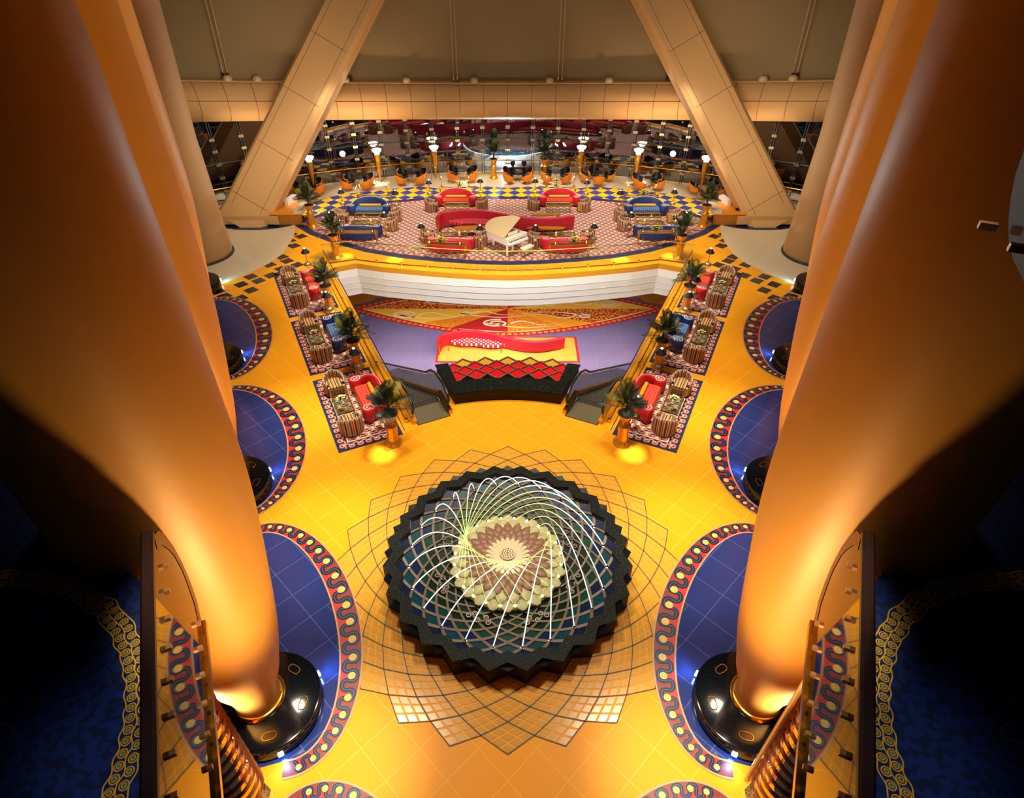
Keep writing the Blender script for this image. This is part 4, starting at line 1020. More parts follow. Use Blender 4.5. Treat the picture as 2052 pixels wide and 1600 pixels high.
def armchair():
    t = thing('striped_armchair'); n = 54
    mb = MB(); a0, a1 = R(-42), R(222)
    for part in range(1):
        rgs = []
        for i in range(n + 1):
            a = a0 + (a1 - a0) * i / n; h_ = .56 + .20 * max(0, sin(a)) ** 1.0
            rgs.append([(r * cos(a), r * sin(a) * .98, z) for r, z in ((.42, .05), (.44, h_ - .05), (.41, h_), (.35, h_), (.325, h_ - .06), (.325, .3))])
        vs = [p for r in rgs for p in r]; fs = []; mi = []
        seq = [0, 1, 2, 1, 3, 0, 5, 2, 1, 4]
        for i in range(n):
            for j in range(6):
                k = (j + 1) % 6; fs.append((i * 6 + j, i * 6 + 6 + j, i * 6 + 6 + k, i * 6 + k)); mi.append(seq[i % 10])
        fs += [tuple(range(6)), tuple(n * 6 + j for j in range(5, -1, -1))]; mi += [0, 0]
        mb.add(vs, fs, mi)
    mb.build('backrest', stripe, t)
    mb = MB(); N = 16
    for i in range(N):
        x0 = -.335 + .67 * i / N; x1 = x0 + .67 / N
        y0a = math.sqrt(max(0, .335 ** 2 - min(abs(x0), abs(x1)) ** 2)); f_ = -.36
        mb.box(((x0 + x1) / 2, (y0a + f_) / 2, .27), (x1 - x0 - .0005, y0a - f_, .34), [0, 1, 2, 3, 1, 4, 5, 1][i % 8])
    mb.build('seat', stripe, t)
    pts = [(.38 * cos(a), .38 * sin(a), .56 + .20 * max(0, sin(a)) + .012) for a in [a0 + (a1 - a0) * i / 30 for i in range(31)]]
    MB().tube(pts, .013, 6).build('piping', M('lavender_piping', '#b9b4c6', .5), t)
    MB().lathe([(.38, .0), (.42, .02), (.43, .055), (.40, .06)], n=32).build('base_ring', M('copper_brown', '#9a5a1e', .4), t, True)
    return t
armc = armchair()
def coffee():
    t = thing('coffee_table'); W, D, H = 1.55, .62, .45
    f = MB()
    for sy in (-1, 1): f.box((0, sy * (D / 2 - .03), H), (W, .06, .05), 0, 0, .008)
    for sx in (-1, 1): f.box((sx * (W / 2 - .03), 0, H), (.06, D - .12, .05))
    f.build('frame', M('aged_brass', '#a5884a', .3, .8), t)
    MB().box((0, 0, H), (W - .12, D - .12, .012)).build('glass_top', gm_top, t)
    for sx in (-1, 1):
        for sy in (-1, 1): MB().tube([(sx * (W / 2 - .05), sy * (D / 2 - .05), 0), (sx * (W / 2 - .03), sy * (D / 2 - .03), H - .02)], .022, 8).build('leg', gold, t)
    return t
cof = coffee()
def console():
    t = thing('console_table'); W, D, H = 2.2, .42, .78
    f = MB()
    for sy in (-1, 1): f.box((0, sy * (D / 2 - .025), H), (W, .05, .05), 0, 0, .008)
    for sx in (-1, 1): f.box((sx * (W / 2 - .025), 0, H), (.05, D - .1, .05))
    f.build('frame', M('aged_brass', '#a5884a', .3, .8), t)
    MB().box((0, 0, H), (W - .1, D - .1, .012)).build('glass_top', gm_top, t)
    for sx in (-1, 1):
        for sy in (-1, 1):
            MB().tube([(sx * (W / 2 - .06), sy * (D / 2 - .05), 0), (sx * (W / 2 - .04), sy * (D / 2 - .04), .4), (sx * (W / 2 - .03), sy * (D / 2 - .03), H - .02)], .024, 8).build('leg', gold, t)
    MB().tube([(-W / 2 + .06, .0, .12), (W / 2 - .06, 0, .12)], .012, 6).build('stretcher', gold, t)
    return t
con = console()
def sidetable():
    t = thing('tripod_side_table')
    MB().lathe([(.01, .57), (.20, .57), (.205, .585), (.20, .60), (.01, .60)], n=28).build('table_top', M('smoked_top', '#8a6a3a', .3, .3), t)
    for k in range(3):
        a = R(90 + 120 * k)
        MB().tube([(.26 * cos(a), .26 * sin(a), .0), (.16 * cos(a), .16 * sin(a), .14), (.04 * cos(a), .04 * sin(a), .32), (.10 * cos(a), .10 * sin(a), .48), (.22 * cos(a), .22 * sin(a), .57)], .014, 6).build('leg', gold, t)
    return t
sidet = sidetable()
def tablelamp():
    t = thing('table_lamp')
    MB().lathe([(.10, 0), (.11, .02), (.05, .04), (.035, .08)], n=16).build('base', white, t)
    MB().tube([(0, 0, .06), (0, 0, .70)], .018, 8).build('stem', gold, t)
    MB().lathe([(.215, .62), (.22, .625), (.06, .84), (.05, .84)], n=28, caps=False).build('lamp_shade', shadem, t, True)
    MB().lathe([(.045, .76), (.055, .80), (.045, .87), (.01, .885)], n=12).build('bulb', bulb, t)
    for a in (0, pi):
        MB().tube([(0, 0, .1), (.07 * cos(a), .07 * sin(a), .16), (.13 * cos(a), .13 * sin(a), .11)], .012, 6).build('scroll_handle', gold, t)
    return t
tlamp = tablelamp()
def candle():
    t = thing('candlestick_lamp')
    MB().lathe([(.10, 0), (.11, .015), (.04, .06), (.02, .12)], n=14).build('base', gold, t)
    MB().tube([(0, 0, .1), (0, 0, .52)], .014, 8).build('stem', M('copper', '#c87a3a', .3, .9), t)
    MB().lathe([(.10, .48), (.04, .62), (.035, .62)], n=16, caps=False).build('lamp_shade', goldpaint, t, True)
    MB().lathe([(.03, .56), (.035, .62), (.02, .66), (.005, .67)], n=10).build('bulb', bulb, t)
    return t
cand = candle()
def flowers(name, petals, n=34, r=.16, h=.2):
    t = thing(name)
    MB().lathe([(.06, 0), (.11, .04), (.12, .09), (.10, .10), (.09, .06), (.02, .04)], n=18).build('bowl', chrome, t, True)
    rs = random.Random(5); fl = MB(); lf = MB()
    for i in range(n):
        a = rs.uniform(0, 2 * pi); e = rs.uniform(.25, 1.5); rr = r * rs.uniform(.7, 1.25); p = Vector((rr * cos(a) * cos(e) * 1.5, rr * sin(a) * cos(e), .08 + h * sin(e)))
        for k in range(5):
            q = 2 * pi * k / 5 + a; d = Vector((cos(q) * .045, sin(q) * .045, .012)); s_ = Vector((-sin(q) * .02, cos(q) * .02, 0))
            fl.add([tuple(p), tuple(p + d * .6 + s_), tuple(p + d), tuple(p + d * .6 - s_)], [(0, 1, 2, 3)])
        lf.tube([(0, 0, .06), tuple(p * .6 + Vector((0, 0, .02))), tuple(p)], .004, 4)
        if i % 2 == 0:
            q = p * 1.15; sd = Vector((-q.y, q.x, 0)).normalized() * .025
            lf.add([(0, 0, .08), tuple(q * .6 + sd), tuple(q), tuple(q * .6 - sd)], [(0, 1, 2, 3)])
    fl.build('blossoms', petals, t); lf.build('stems', M('stem_green', '#3f5a1c', .6), t)
    return t
flo = flowers('flower_arrangement', M('yellow_petals', '#f0cc1e', .6), 44, .24, .26); flw = flowers('white_flower_bowl', M('cream_petals', '#eadfa0', .6), 22, .12, .14)
def pedestal():
    t = thing('gilded_pedestal')
    MB().lathe([(.30, 0), (.31, .05), (.27, .09), (.24, .13), (.20, .17), (.20, .2)], n=28).build('base', goldpaint, t, True)
    MB().lathe([(.19, .2), (.185, .55), (.20, .78), (.235, .82), (.20, .87), (.15, .92), (.14, .96)], n=28).build('shaft', goldpaint, t, True)
    MB().lathe([(.13, .96), (.17, 1.0), (.15, 1.04), (.20, 1.16), (.28, 1.28), (.295, 1.32), (.26, 1.33), (.24, 1.25)], n=28, caps=False).build('urn', goldpaint, t, True)
    MB().lathe([(.01, 1.25), (.245, 1.25)], n=28, caps=False).build('urn_floor', goldpaint, t)
    return t
ped = pedestal()
def palm():
    t = thing('potted_palm'); rs = random.Random(11)
    MB().lathe([(.10, 0), (.235, .015), (.22, .055), (.12, .075), (.01, .08)], n=18).build('soil', soil, t, True)
    MB().tube([(0, 0, .04), (.02, .01, .3), (-.01, .02, .62)], [.055, .045, .03], 8).build('stem', trunkm, t, True)
    for i in range(26):
        a = i * 2.4; el = rs.uniform(.25, 1.45); Lg = rs.uniform(.6, 1.0); P = []; z0 = .2 + .45 * (i / 26)
        for k in range(11):
            f = k / 10; rr = Lg * f * cos(el) * (1 + .2 * f); z = z0 + Lg * f * sin(el) * 1.15 - .42 * Lg * f * f * (1.2 - sin(el) * .6)
            P.append(Vector((rr * cos(a), rr * sin(a), z)))
        mb = MB(); mb.tube([tuple(p) for p in P], .008, 4)
        for k2 in range(3, 21):
            k = (k2 + 1) // 2
            for s2 in (-1, 1):
                p = P[k] if k2 % 2 == 0 else P[k - 1].lerp(P[k], .5); tg = (P[k] - P[k - 1]).normalized(); sd = tg.cross(Vector((0, 0, 1))).normalized() * s2
                ll = .30 * sin(pi * min(1, (k + 1.5) / 11.5)) + .06
                tip = p + sd * ll * .75 + tg * ll * .75 + Vector((0, 0, -.05)); mid = p.lerp(tip, .45) + Vector((0, 0, .015)); wv_ = tg * .017
                mb.add([tuple(p), tuple(mid + wv_), tuple(tip), tuple(mid - wv_)], [(0, 1, 2, 3)])
        mb.build('frond', leafl if i % 5 == 4 else leafm, t)
    return t
plm = palm()
def cafechair():
    t = thing('cafe_chair'); n = 26; mb = MB(); inner = MB(); a0, a1 = R(-35), R(215)
    rgs = []; ri = []
    for i in range(n + 1):
        a = a0 + (a1 - a0) * i / n; h_ = .56 + .24 * max(0, sin(a)); k = .80
        rgs.append([(r * cos(a), r * sin(a), z) for r, z in ((.33, .25), (.40, .42), (.44, h_), (.415, h_ + .005))])
        ri.append([(r * cos(a), r * sin(a), z) for r, z in ((.415, h_ + .008), (.37, .42), (.30, .28))])
    mb.loft(rgs, 0, False, False); mb.lathe([(.01, .235), (.33, .24), (.34, .27), (.01, .27)], n=26)
    mb.build('shell', orange, t, True)
    inner.loft(ri, 0, False, False); inner.build('backrest_lining', M('black_leather', '#141216', .35), t, True)
    MB().lathe([(.01, .27), (.33, .28), (.345, .38), (.31, .42), (.01, .43)], n=26).build('seat', _M['black_leather'], t, True)
    for k in range(4):
        a = R(45 + 90 * k); MB().tube([(.30 * cos(a), .30 * sin(a), 0), (.26 * cos(a), .26 * sin(a), .26)], .014, 6).build('leg', chrome, t)
    return t
cafc = cafechair()
def cafetable():
    t = thing('cafe_table')
    MB().lathe([(.01, .70), (.34, .70), (.345, .715), (.34, .73), (.01, .73)], n=28).build('table_top', M('dark_steel_top', '#3a3c3e', .25, .5), t)
    for k in range(4):
        a = R(90 * k + 20); MB().tube([(.28 * cos(a), .28 * sin(a), 0), (.10 * cos(a), .10 * sin(a), .2), (.06 * cos(a), .06 * sin(a), .45), (.22 * cos(a), .22 * sin(a), .70)], .013, 6).build('leg', chrome, t)
    return t
caft = cafetable()
def torch():
    t = thing('torch_lamp'); H = 1.85; n = 18; mb = MB(); rg = []
    for k in range(23):
        f = k / 22; z = .12 + (H - .12) * f; r = .02 + .17 * f; rg.append([(r * (1 + .10 * sin(5 * q + f * 22)) * cos(q), r * (1 + .10 * sin(5 * q + f * 22)) * sin(q), z) for q in [2 * pi * j / 20 for j in range(20)]])
    mb.loft(rg).build('twisted_cone', goldpaint, t, True)
    MB().lathe([(.10, H), (.17, H + .03), (.19, H + .08), (.15, H + .12)], n=24).build('collar', white, t, True)
    MB().lathe([(.10, H + .12), (.26, H + .22), (.33, H + .36), (.30, H + .37), (.12, H + .34), (.01, H + .33)], n=28).build('glass_bowl', bowlglow, t, True)
    for k in range(3):
        a = R(90 + 120 * k); MB().tube([(.36 * cos(a), .36 * sin(a), 0), (.20 * cos(a), .20 * sin(a), H)], .014, 6).build('leg', gold, t)
    MB().tube([(.29 * cos(R(a)), .29 * sin(R(a)), .9) for a in range(0, 360, 20)], .009, 5, close=True).build('ring', gold, t)
    return t
tor = torch()
def rug():
    t = thing('rug'); Lr, Wr = 4.59, 2.3
    MB().box((Wr / 2, Lr / 2, .007), (Wr, Lr, .012)).build('rug_border', M('rug_navy', '#1b2552', .85), t)
    mb = MB(); e = .22
    scroll(mb, [(e, e), (e, Lr - e)], .30, .30, .018, 0, 1); scroll(mb, [(Wr - e, Lr - e), (Wr - e, e)], .30, .30, .018, 0, 1)
    scroll(mb, [(Wr - e, e), (e, e)], .30, .30, .018, 0, 1); scroll(mb, [(e, Lr - e), (Wr - e, Lr - e)], .30, .30, .018, 0, 1)
    mb.build('rug_scroll', [pinkline, cream], t)
    MB().box((Wr / 2, Lr / 2, .015), (Wr - .78, Lr - .78, .006)).build('white_line', [M('rug_white', '#f0e4da', .85)], t)
    MB().box((Wr / 2, Lr / 2, .019), (Wr - .84, Lr - .84, .006)).build('rug_field', [rugfield], t)
    return t
rg_ = rug()
ordn = ['nearest', 'middle', 'farthest']
for s in (-1, 1):
    S = SIDE[s]
    for k in range(3):
        a0 = 5.0 * k; col = ['red', 'blue', 'red'][k]; W_ = '%s %s rug' % (ordn[k], S)
        x, y = wing(s, a0, 0)
        if s < 0: put(rg_, (x, y, 0.001), wing_rz(s), 'navy bordered rug with pink scrolls, %s of the three on the %s' % (ordn[k], S), 'rug', 'rugs beside the well')
        else: put(rg_, (x, y, 0.001), wing_rz(s), 'navy bordered rug with pink scrolls, %s of the three on the %s' % (ordn[k], S), 'rug', 'rugs beside the well', (-1, 1, 1))
        def PW(a, b, z=.024): x_, y_ = wing(s, a0 + a, b); return (x_, y_, z)
        rz = wing_rz(s)
        put(armc, PW(.98, .70), rz + pi, 'striped tub armchair at the near end of the %s' % W_, 'armchair', 'striped armchairs on the side rugs')
        put(armc, PW(3.52, .70), rz, 'striped tub armchair at the far end of the %s' % W_, 'armchair', 'striped armchairs on the side rugs')
        put(cof, PW(2.24, .70), rz + pi / 2, 'glass and brass coffee table between the armchairs on the %s' % W_, 'coffee table', 'coffee tables on the side rugs')
        put(flw, PW(2.24, .70, .482), rz, 'low bowl of pale flowers on the coffee table of the %s' % W_, 'flowers', 'flower bowls on the side rugs')
        so = red_sofa if k != 1 else blue_sofa
        put(so, PW(2.2, 1.72), rz + (-pi / 2 if s < 0 else pi / 2), '%s scroll-armed sofa with its back to the well on the %s' % (col, W_), 'sofa', 'sofas on the side rugs')
        put(bol, PW(2.2, 1.88, .50), rz + pi / 2, 'gold bolster cushion on the %s sofa of the %s' % (col, W_), 'cushion', 'gold bolsters on the side sofas')
        for (q, n_) in ((.62, 'near'), (3.95, 'far')):
            put(sidet, PW(q, 1.72), rz, 'small brass tripod table at the %s end of the sofa on the %s' % (n_, W_), 'side table', 'tripod tables on the side rugs')
            put(tlamp, PW(q, 1.72, .625), rz, 'black shaded lamp by the %s end of the sofa on the %s' % (n_, W_), 'lamp', 'black shaded lamps on the side rugs')
        px_, py_ = wing(s, -.28 + 5.07 * k, 1.87)
        put(ped, (px_, py_, .025 if k == 0 else .002), 0, 'gilded urn pedestal at the near inner corner of the %s' % W_, 'pedestal', 'gilded pedestals along the well')
        put(plm, (px_, py_, 1.26 + (.025 if k == 0 else .002)), k * 1.3 + s, 'bushy potted palm on the gilded pedestal by the %s' % W_, 'plant', 'palms along the well')

# ---- lounge groups; z on the carpet
ZC = .03
def P3(s, x, y, z=ZC): return (x * -s if True else x, y, z)
for s in (-1, 1):
    S = SIDE[s]; m = -s
    def Q(x, y, z=ZC): return (x * m, y, z)      # coordinates given for the left half (negative x)
    # blue pair
    g = 'blue seating group on the %s of the lounge' % S
    put(blue_sofa, Q(-8.5, 37.0), 0, 'navy blue scroll-armed sofa facing the camera, %s side of the lounge' % S, 'sofa', 'lounge sofas', (1.12, 1, 1))
    put(bol, Q(-8.5, 37.12, .53), 0, 'gold bolster on the camera-facing navy sofa, %s side of the lounge' % S, 'cushion', 'gold bolsters in the lounge')
    put(cof, Q(-8.38, 35.55), 0, 'glass coffee table in front of the camera-facing navy sofa, %s' % S, 'coffee table', 'lounge coffee tables')
    put(cof, Q(-8.38, 34.45), 0, 'glass coffee table behind the back of the front navy sofa, %s' % S, 'coffee table', 'lounge coffee tables')
    put(blue_sofa, Q(-8.55, 33.35), pi, 'navy blue sofa with its curved back to the camera, %s side of the lounge' % S, 'sofa', 'lounge sofas', (1.12, 1, 1))
    put(con, Q(-8.35, 32.35), 0, 'long brass console behind the front navy sofa, %s side' % S, 'console table', 'lounge console tables')
    put(con, Q(-8.35, 37.95), 0, 'long brass console behind the rear navy sofa, %s side' % S, 'console table', 'lounge console tables')
    for (x, y, a, n_) in ((-10.0, 35.75, -pi / 2, 'outer rear'), (-10.05, 34.55, -pi / 2, 'outer front'), (-6.85, 35.95, pi / 2, 'inner rear'), (-6.85, 34.55, pi / 2, 'inner front')):
        put(armc, Q(x, y), -(a * m) * 1.0, 'striped armchair in the %s, %s one' % (g, n_), 'armchair', 'lounge striped armchairs')
    for (x, y, n_) in ((-10.2, 37.2, 'outer rear'), (-6.85, 37.0, 'inner rear'), (-6.95, 33.45, 'inner front'), (-10.05, 33.45, 'outer front')):
        put(sidet, Q(x, y), .5, 'brass tripod table, %s corner of the %s lounge blue sofa group' % (n_, S), 'side table', 'lounge tripod tables')
        put(tlamp, Q(x, y, ZC + .602), .5, 'black shaded lamp, %s corner of the %s lounge blue sofa group' % (n_, S), 'lamp', 'lounge black shaded lamps')
    for (x, n_) in ((-9.2, 'outer'), (-7.5, 'inner')):
        put(cand, Q(x, 32.35, ZC + .806), 0, 'slim brass lamp, %s end of the %s front navy sofa console' % (n_, S), 'lamp', 'slim console lamps')
        put(cand, Q(x, 37.95, ZC + .806), 0, 'slim brass lamp, %s end of the %s rear navy sofa console' % (n_, S), 'lamp', 'slim console lamps')
    if s > 0:
        put(flo, Q(-8.2, 32.35, ZC + .806), 0, 'yellow flowers on the console behind the front navy sofa, right side', 'flowers', 'yellow flower arrangements')
        put(flo, Q(-8.5, 37.95, ZC + .806), 0, 'yellow flowers on the console behind the rear navy sofa, right side', 'flowers', 'yellow flower arrangements')
    # rear red group
    put(red_sofa, Q(-3.28, 38.5), 0, 'red scroll-armed sofa facing the camera, lounge rear, %s of centre' % S, 'sofa', 'lounge sofas', (1.12, 1, 1))
    put(bol, Q(-3.28, 38.62, .53), 0, 'gold bolster on the rear red sofa, %s of centre' % S, 'cushion', 'gold bolsters in the lounge')
    put(cof, Q(-3.15, 37.35), 0, 'glass coffee table in front of the rear red sofa, %s of centre' % S, 'coffee table', 'lounge coffee tables')
    put(con, Q(-3.3, 39.45), 0, 'brass console behind the rear red sofa, %s of centre' % S, 'console table', 'lounge console tables')
    put(flo, Q(-3.1, 39.45, ZC + .806), 0, 'yellow flowers on the console behind the rear red sofa, %s of centre' % S, 'flowers', 'yellow flower arrangements')
    for (x, n_) in ((-4.25, 'outer'), (-2.5, 'inner')):
        put(cand, Q(x, 39.45, ZC + .806), 0, 'slim brass lamp on the rear red sofa console, %s end, %s of centre' % (n_, S), 'lamp', 'slim console lamps')
    for (x, y, a, n_) in ((-4.75, 37.5, -pi / 2, 'outer'), (-1.65, 37.75, pi / 2, 'inner')):
        put(armc, Q(x, y), -(a * m), 'striped armchair beside the rear red sofa, %s of centre, %s one' % (S, n_), 'armchair', 'lounge striped armchairs')
    for (x, y, n_) in ((-5.0, 38.9, 'outer'), (-1.75, 39.15, 'inner')):
        put(sidet, Q(x, y), .5, 'brass tripod table, %s end of the rear red sofa, %s of centre' % (n_, S), 'side table', 'lounge tripod tables')
        put(tlamp, Q(x, y, ZC + .602), .5, 'black shaded lamp, %s end of the rear red sofa, %s of centre' % (n_, S), 'lamp', 'lounge black shaded lamps')
    # front red group
    put(red_sofa, Q(-3.15, 31.65), pi, 'red sofa with its back to the camera, lounge front, %s of centre' % S, 'sofa', 'lounge sofas', (1.12, 1, 1))
    put(cof, Q(-3.02, 32.75), 0, 'glass coffee table beyond the front red sofa, %s of centre' % S, 'coffee table', 'lounge coffee tables')
    put(con, Q(-3.32, 30.78), R(-5) * m, 'brass console behind the front red sofa, %s of centre' % S, 'console table', 'lounge console tables')
    put(flo, Q(-3.55, 30.80, ZC + .806), 0, 'yellow flowers on the console behind the front red sofa, %s of centre' % S, 'flowers', 'yellow flower arrangements')
    for (x, y, n_) in ((-4.2, 30.86, 'outer'), (-2.55, 30.71, 'inner')):
        put(cand, Q(x, y, ZC + .806), 0, 'slim brass lamp on the front red sofa console, %s end, %s of centre' % (n_, S), 'lamp', 'slim console lamps')
    for (x, y, a, n_) in ((-4.5, 32.85, -pi / 2, 'outer'), (-1.55, 32.35, pi / 2, 'inner')):
        put(armc, Q(x, y), -(a * m), 'striped armchair beside the front red sofa, %s of centre, %s one' % (S, n_), 'armchair', 'lounge striped armchairs')
    for (x, y, n_) in ((-4.7, 31.9, 'outer'), (-1.5, 31.65, 'inner')):
        put(sidet, Q(x, y), .5, 'brass tripod table, %s end of the front red sofa, %s of centre' % (n_, S), 'side table', 'lounge tripod tables')
        put(tlamp, Q(x, y, ZC + .602), .5, 'black shaded lamp, %s end of the front red sofa, %s of centre' % (n_, S), 'lamp', 'lounge black shaded lamps')
    # pedestal palms around the lounge
    for (x, y, z, n_) in ((-11.6, 34.95, ZC, 'standing on the pointed %s end of the lounge carpet' % S), (-9.25, 30.75, .002, 'just behind the %s end of the curved glass balustrade' % S), (-.98 if s < 0 else -2.55, 43.7, .008, 'on the cream terrace %s of the computer desk' % S)):
        put(ped, Q(x, y, z), 0, 'gilded urn pedestal %s' % n_, 'pedestal', 'gilded pedestals round the lounge')
        put(plm, Q(x, y, z + 1.26), x + s, 'potted palm on a gilded pedestal %s' % n_, 'plant', 'palms round the lounge')
    # torches
    for k, (x, y) in enumerate(((-13.0, 41.1), (-8.85, 42.75), (-5.05, 43.45))):
        put(tor, Q(x, y, .008), 0, 'tall twisted gold torch lamp with glowing bowl, %s of the three on the %s' % (['outermost', 'middle', 'innermost'][k], S), 'floor lamp', 'torch lamps along the facade')
put(ped, (16.1, 38.2, .008), 0, 'lone gilded urn pedestal by the facade behind the right diagonal beam', 'pedestal', 'gilded pedestals round the lounge')

# ---- cafe groups
def cafe(cx, cy, seats, nm_):
    put(caft, (cx, cy, .008), .3, 'round steel cafe table in the %s' % nm_, 'cafe table', 'cafe tables on the terrace')
    for (dx, dy, w_) in seats:
        a = atan2(dy, dx); put(cafc, (cx + dx, cy + dy, .008), a - pi / 2, 'orange tub chair in the %s, %s seat' % (nm_, w_), 'chair', 'orange tub chairs on the terrace')
four = ((-.62, -.5, 'front left'), (.62, -.5, 'front right'), (-.62, .5, 'back left'), (.62, .5, 'back right'))
cafe(-13.35, 40.55, ((-.95, .25, 'outer'), (-.1, -.9, 'front'), (.85, -.3, 'inner'), (.5, .6, 'rear')), 'chair group beside the left diagonal beam')
cafe(-10.15, 41.6, four, 'first chair group right of the left beam')
cafe(-6.65, 42.6, four, 'second chair group right of the left beam')
cafe(-3.15, 43.2, four, 'chair group left of the left terrace palm')
cafe(.7, 42.95, four, 'chair group in front of the computer desk')
cafe(3.35, 42.85, four, 'chair group right of the right terrace palm')
cafe(6.2, 42.75, ((-.8, -.1, 'left'), (0, -.8, 'front'), (.85, .15, 'right'), (-.15, .8, 'rear')), 'four-seat ring left of the right middle torch')
cafe(9.5, 41.6, four, 'chair group right of the right middle torch')
cafe(13.15, 40.3, ((-.75, .15, 'outer left'), (-.15, -.85, 'front'), (.75, -.5, 'right'), (.55, .7, 'rear')), 'chair group beside the right diagonal beam')
# computer desk
d = thing('computer_desk', 'brown wooden desk with two computers on the terrace before the lit pool', 'desk', (.85, 44.0, .008))
MB().box((0, 0, .72), (1.9, .55, .05)).build('desk_top', M('walnut', '#6a3a1c', .35), d)
MB().box((0, .2, .36), (1.8, .04, .68)).build('modesty_panel', _M['walnut'], d)
for x in (-.9, .9): MB().box((x, 0, .35), (.05, .5, .68)).build('side_panel', _M['walnut'], d)
for x, n_, r in ((-.5, 'left', .3), (.3, 'right', -.1)):
    k = thing('computer_monitor', 'small dark computer monitor on the brown desk, %s one' % n_, 'monitor', (.85 + x, 44.0, .755), pi + r)
    MB().box((0, 0, .18), (.34, .05, .28), 0, 0, .01).build('screen', black, k); MB().box((0, 0, .02), (.16, .14, .04)).build('stand', black, k)

# ---- s-shaped sofas
def ssofa(name, label, loc, mirror_dots, L=7.5):
    t = thing(name, label, 'sofa', loc, 0, None)
    n = 60; path = []
    for i in range(n + 1):
        f = i / n; x = -L / 2 + L * f; y = .62 * sin(f * 2 * pi * .93 + .35) * (1 - .15 * f)
        path.append((x, y))
    # hooked left end curling forward
    hook = [(-L / 2 - .28 + .28 * cos(q), path[0][1] - .50 + .50 * sin(q) * 1.0) for q in [R(200 - 110 * j / 8) for j in range(8)]]
    hook = [(-L / 2 + .02 - .42 * sin(R(90 - 90 * j / 8)) , path[0][1] - .80 * (1 - sin(R(90 * j / 8)))) for j in range(8)]
    P = hook + path; n = len(P); rgs = []
    for i, (x, y) in enumerate(P):
        a = P[max(i - 1, 0)]; b = P[min(i + 1, n - 1)]; dx, dy = b[0] - a[0], b[1] - a[1]; q = hypot(dx, dy); nx, ny = -dy / q, dx / q
        hgt = .98 - .14 * (i / n); th = .10; b0 = .12
        rgs.append([(x + nx * o, y + ny * o, z) for o, z in ((th * .7, b0), (th * 1.2, .5), (th * 1.5, hgt - .12), (th * 1.0, hgt - .02), (0, hgt), (-th * .9, hgt - .05), (-th * .8, .5), (-th * .7, b0))])
    MB().loft(rgs).build('backrest', redd, t, True)
    # front seat along the left half, rear seat along the right half
    def seat(i0, i1, sd, m_, nm_):
        rg = []
        for i in range(i0, i1 + 1):
            x, y = P[i]; a = P[i - 1]; b = P[min(i + 1, n - 1)]; dx, dy = b[0] - a[0], b[1] - a[1]; q = hypot(dx, dy); nx, ny = -dy / q * sd, dx / q * sd
            f = (i - i0) / (i1 - i0); w_ = .68 * (sin(pi * min(1, f * .9 + .12)) ** .35 if f < 1 else .2) + .1
            w_ = .12 + .60 * (1 - abs(2 * f - 1) ** 4)
            rg.append([(x + nx * o, y + ny * o, z) for o, z in ((.06, .20), (.06, .42), (w_ - .04, .42), (w_, .38), (w_, .24), (w_ - .04, .20))])
        MB().loft(rg if sd > 0 else [r[::-1] for r in rg]).build(nm_, m_, t)
    seat(9, 38, -1, mirror_dots, 'seat'); seat(40, n - 2, 1, mirror_dots, 'seat')
    for (i, sd) in ((9, -1), (18, -1), (27, -1), (36, -1), (44, 1), (56, 1)):
        x, y = P[i]; MB().lathe([(.035, 0), (.045, .03), (.035, .22)], (x, y + sd * .55, 0), 10).build('leg', gold, t)
    for i in (2, n - 3):
        x, y = P[i]; MB().tube([(x, y, 0), (x, y, .2)], .035, 8).build('leg', gold, t)
    x, y = P[0]; MB().tube([(x, y - .14, 0.0), (x, y - .13, .84)], .045, 10).build('end_post', gold, t)
    return t
def dots(name, base, dot, s_):
    g = NG(name, .7); u = g.f('DIVIDE', g.x, s_); v = g.f('DIVIDE', g.y, s_)
    uu = g.f('ADD', u, v); vv = g.f('SUBTRACT', u, v)
    d_ = g.f('ADD', g.f('POWER', g.f('ABSOLUTE', g.f('SUBTRACT', g.f('FRACT', uu), .5)), 2), g.f('POWER', g.f('ABSOLUTE', g.f('SUBTRACT', g.f('FRACT', vv), .5)), 2))
    return g.out(g.mix(g.f('LESS_THAN', d_, .085), base, dot))
ssofa('serpentine_sofa', 'long crimson s-shaped sofa in the middle of the lounge carpet', (.12, 34.65, ZC), dots('crimson_dotted', '#b01428', '#e0665e', .15))
ssofa('serpentine_sofa', 'long red s-shaped sofa with white dotted seat on the lower floor mat', (-.15, 32.0, ZL + .03), dots('white_dotted', '#c41a2e', '#ffe9e0', .30), 7.3)
# kidney tables
def kidney(label, loc, pts):
    t = thing('kidney_table', label, 'coffee table', loc)
    MB().prism(pts, .40, .45).build('table_top', M('gilded_top', '#d08a28', .3, .3), t)
    for i in (2, len(pts) // 2, len(pts) - 3): MB().tube([(pts[i][0] * .8, pts[i][1] * .8, 0), (pts[i][0] * .85, pts[i][1] * .85, .40)], .03, 8).build('leg', gold, t)
kp = []
for i in range(36):
    q = 2 * pi * i / 36; x = 1.1 * cos(q); kp.append((x, (.20 + .17 * (-cos(q) * .5 + .5)) * sin(q) + .05 * sin(x * 2.5)))
kidney('gold kidney-shaped table before the left half of the crimson serpentine sofa', (-2.0, 33.75, ZC), kp)
kidney('gold pointed table at the right half of the crimson serpentine sofa, behind the piano', (2.2, 33.75, ZC), [(-x, y * .7) for x, y in kp][::-1])
kidney('narrow gold table behind the right half of the crimson serpentine sofa', (2.3, 35.75, ZC), [(x * .8, y * .7) for x, y in kp])

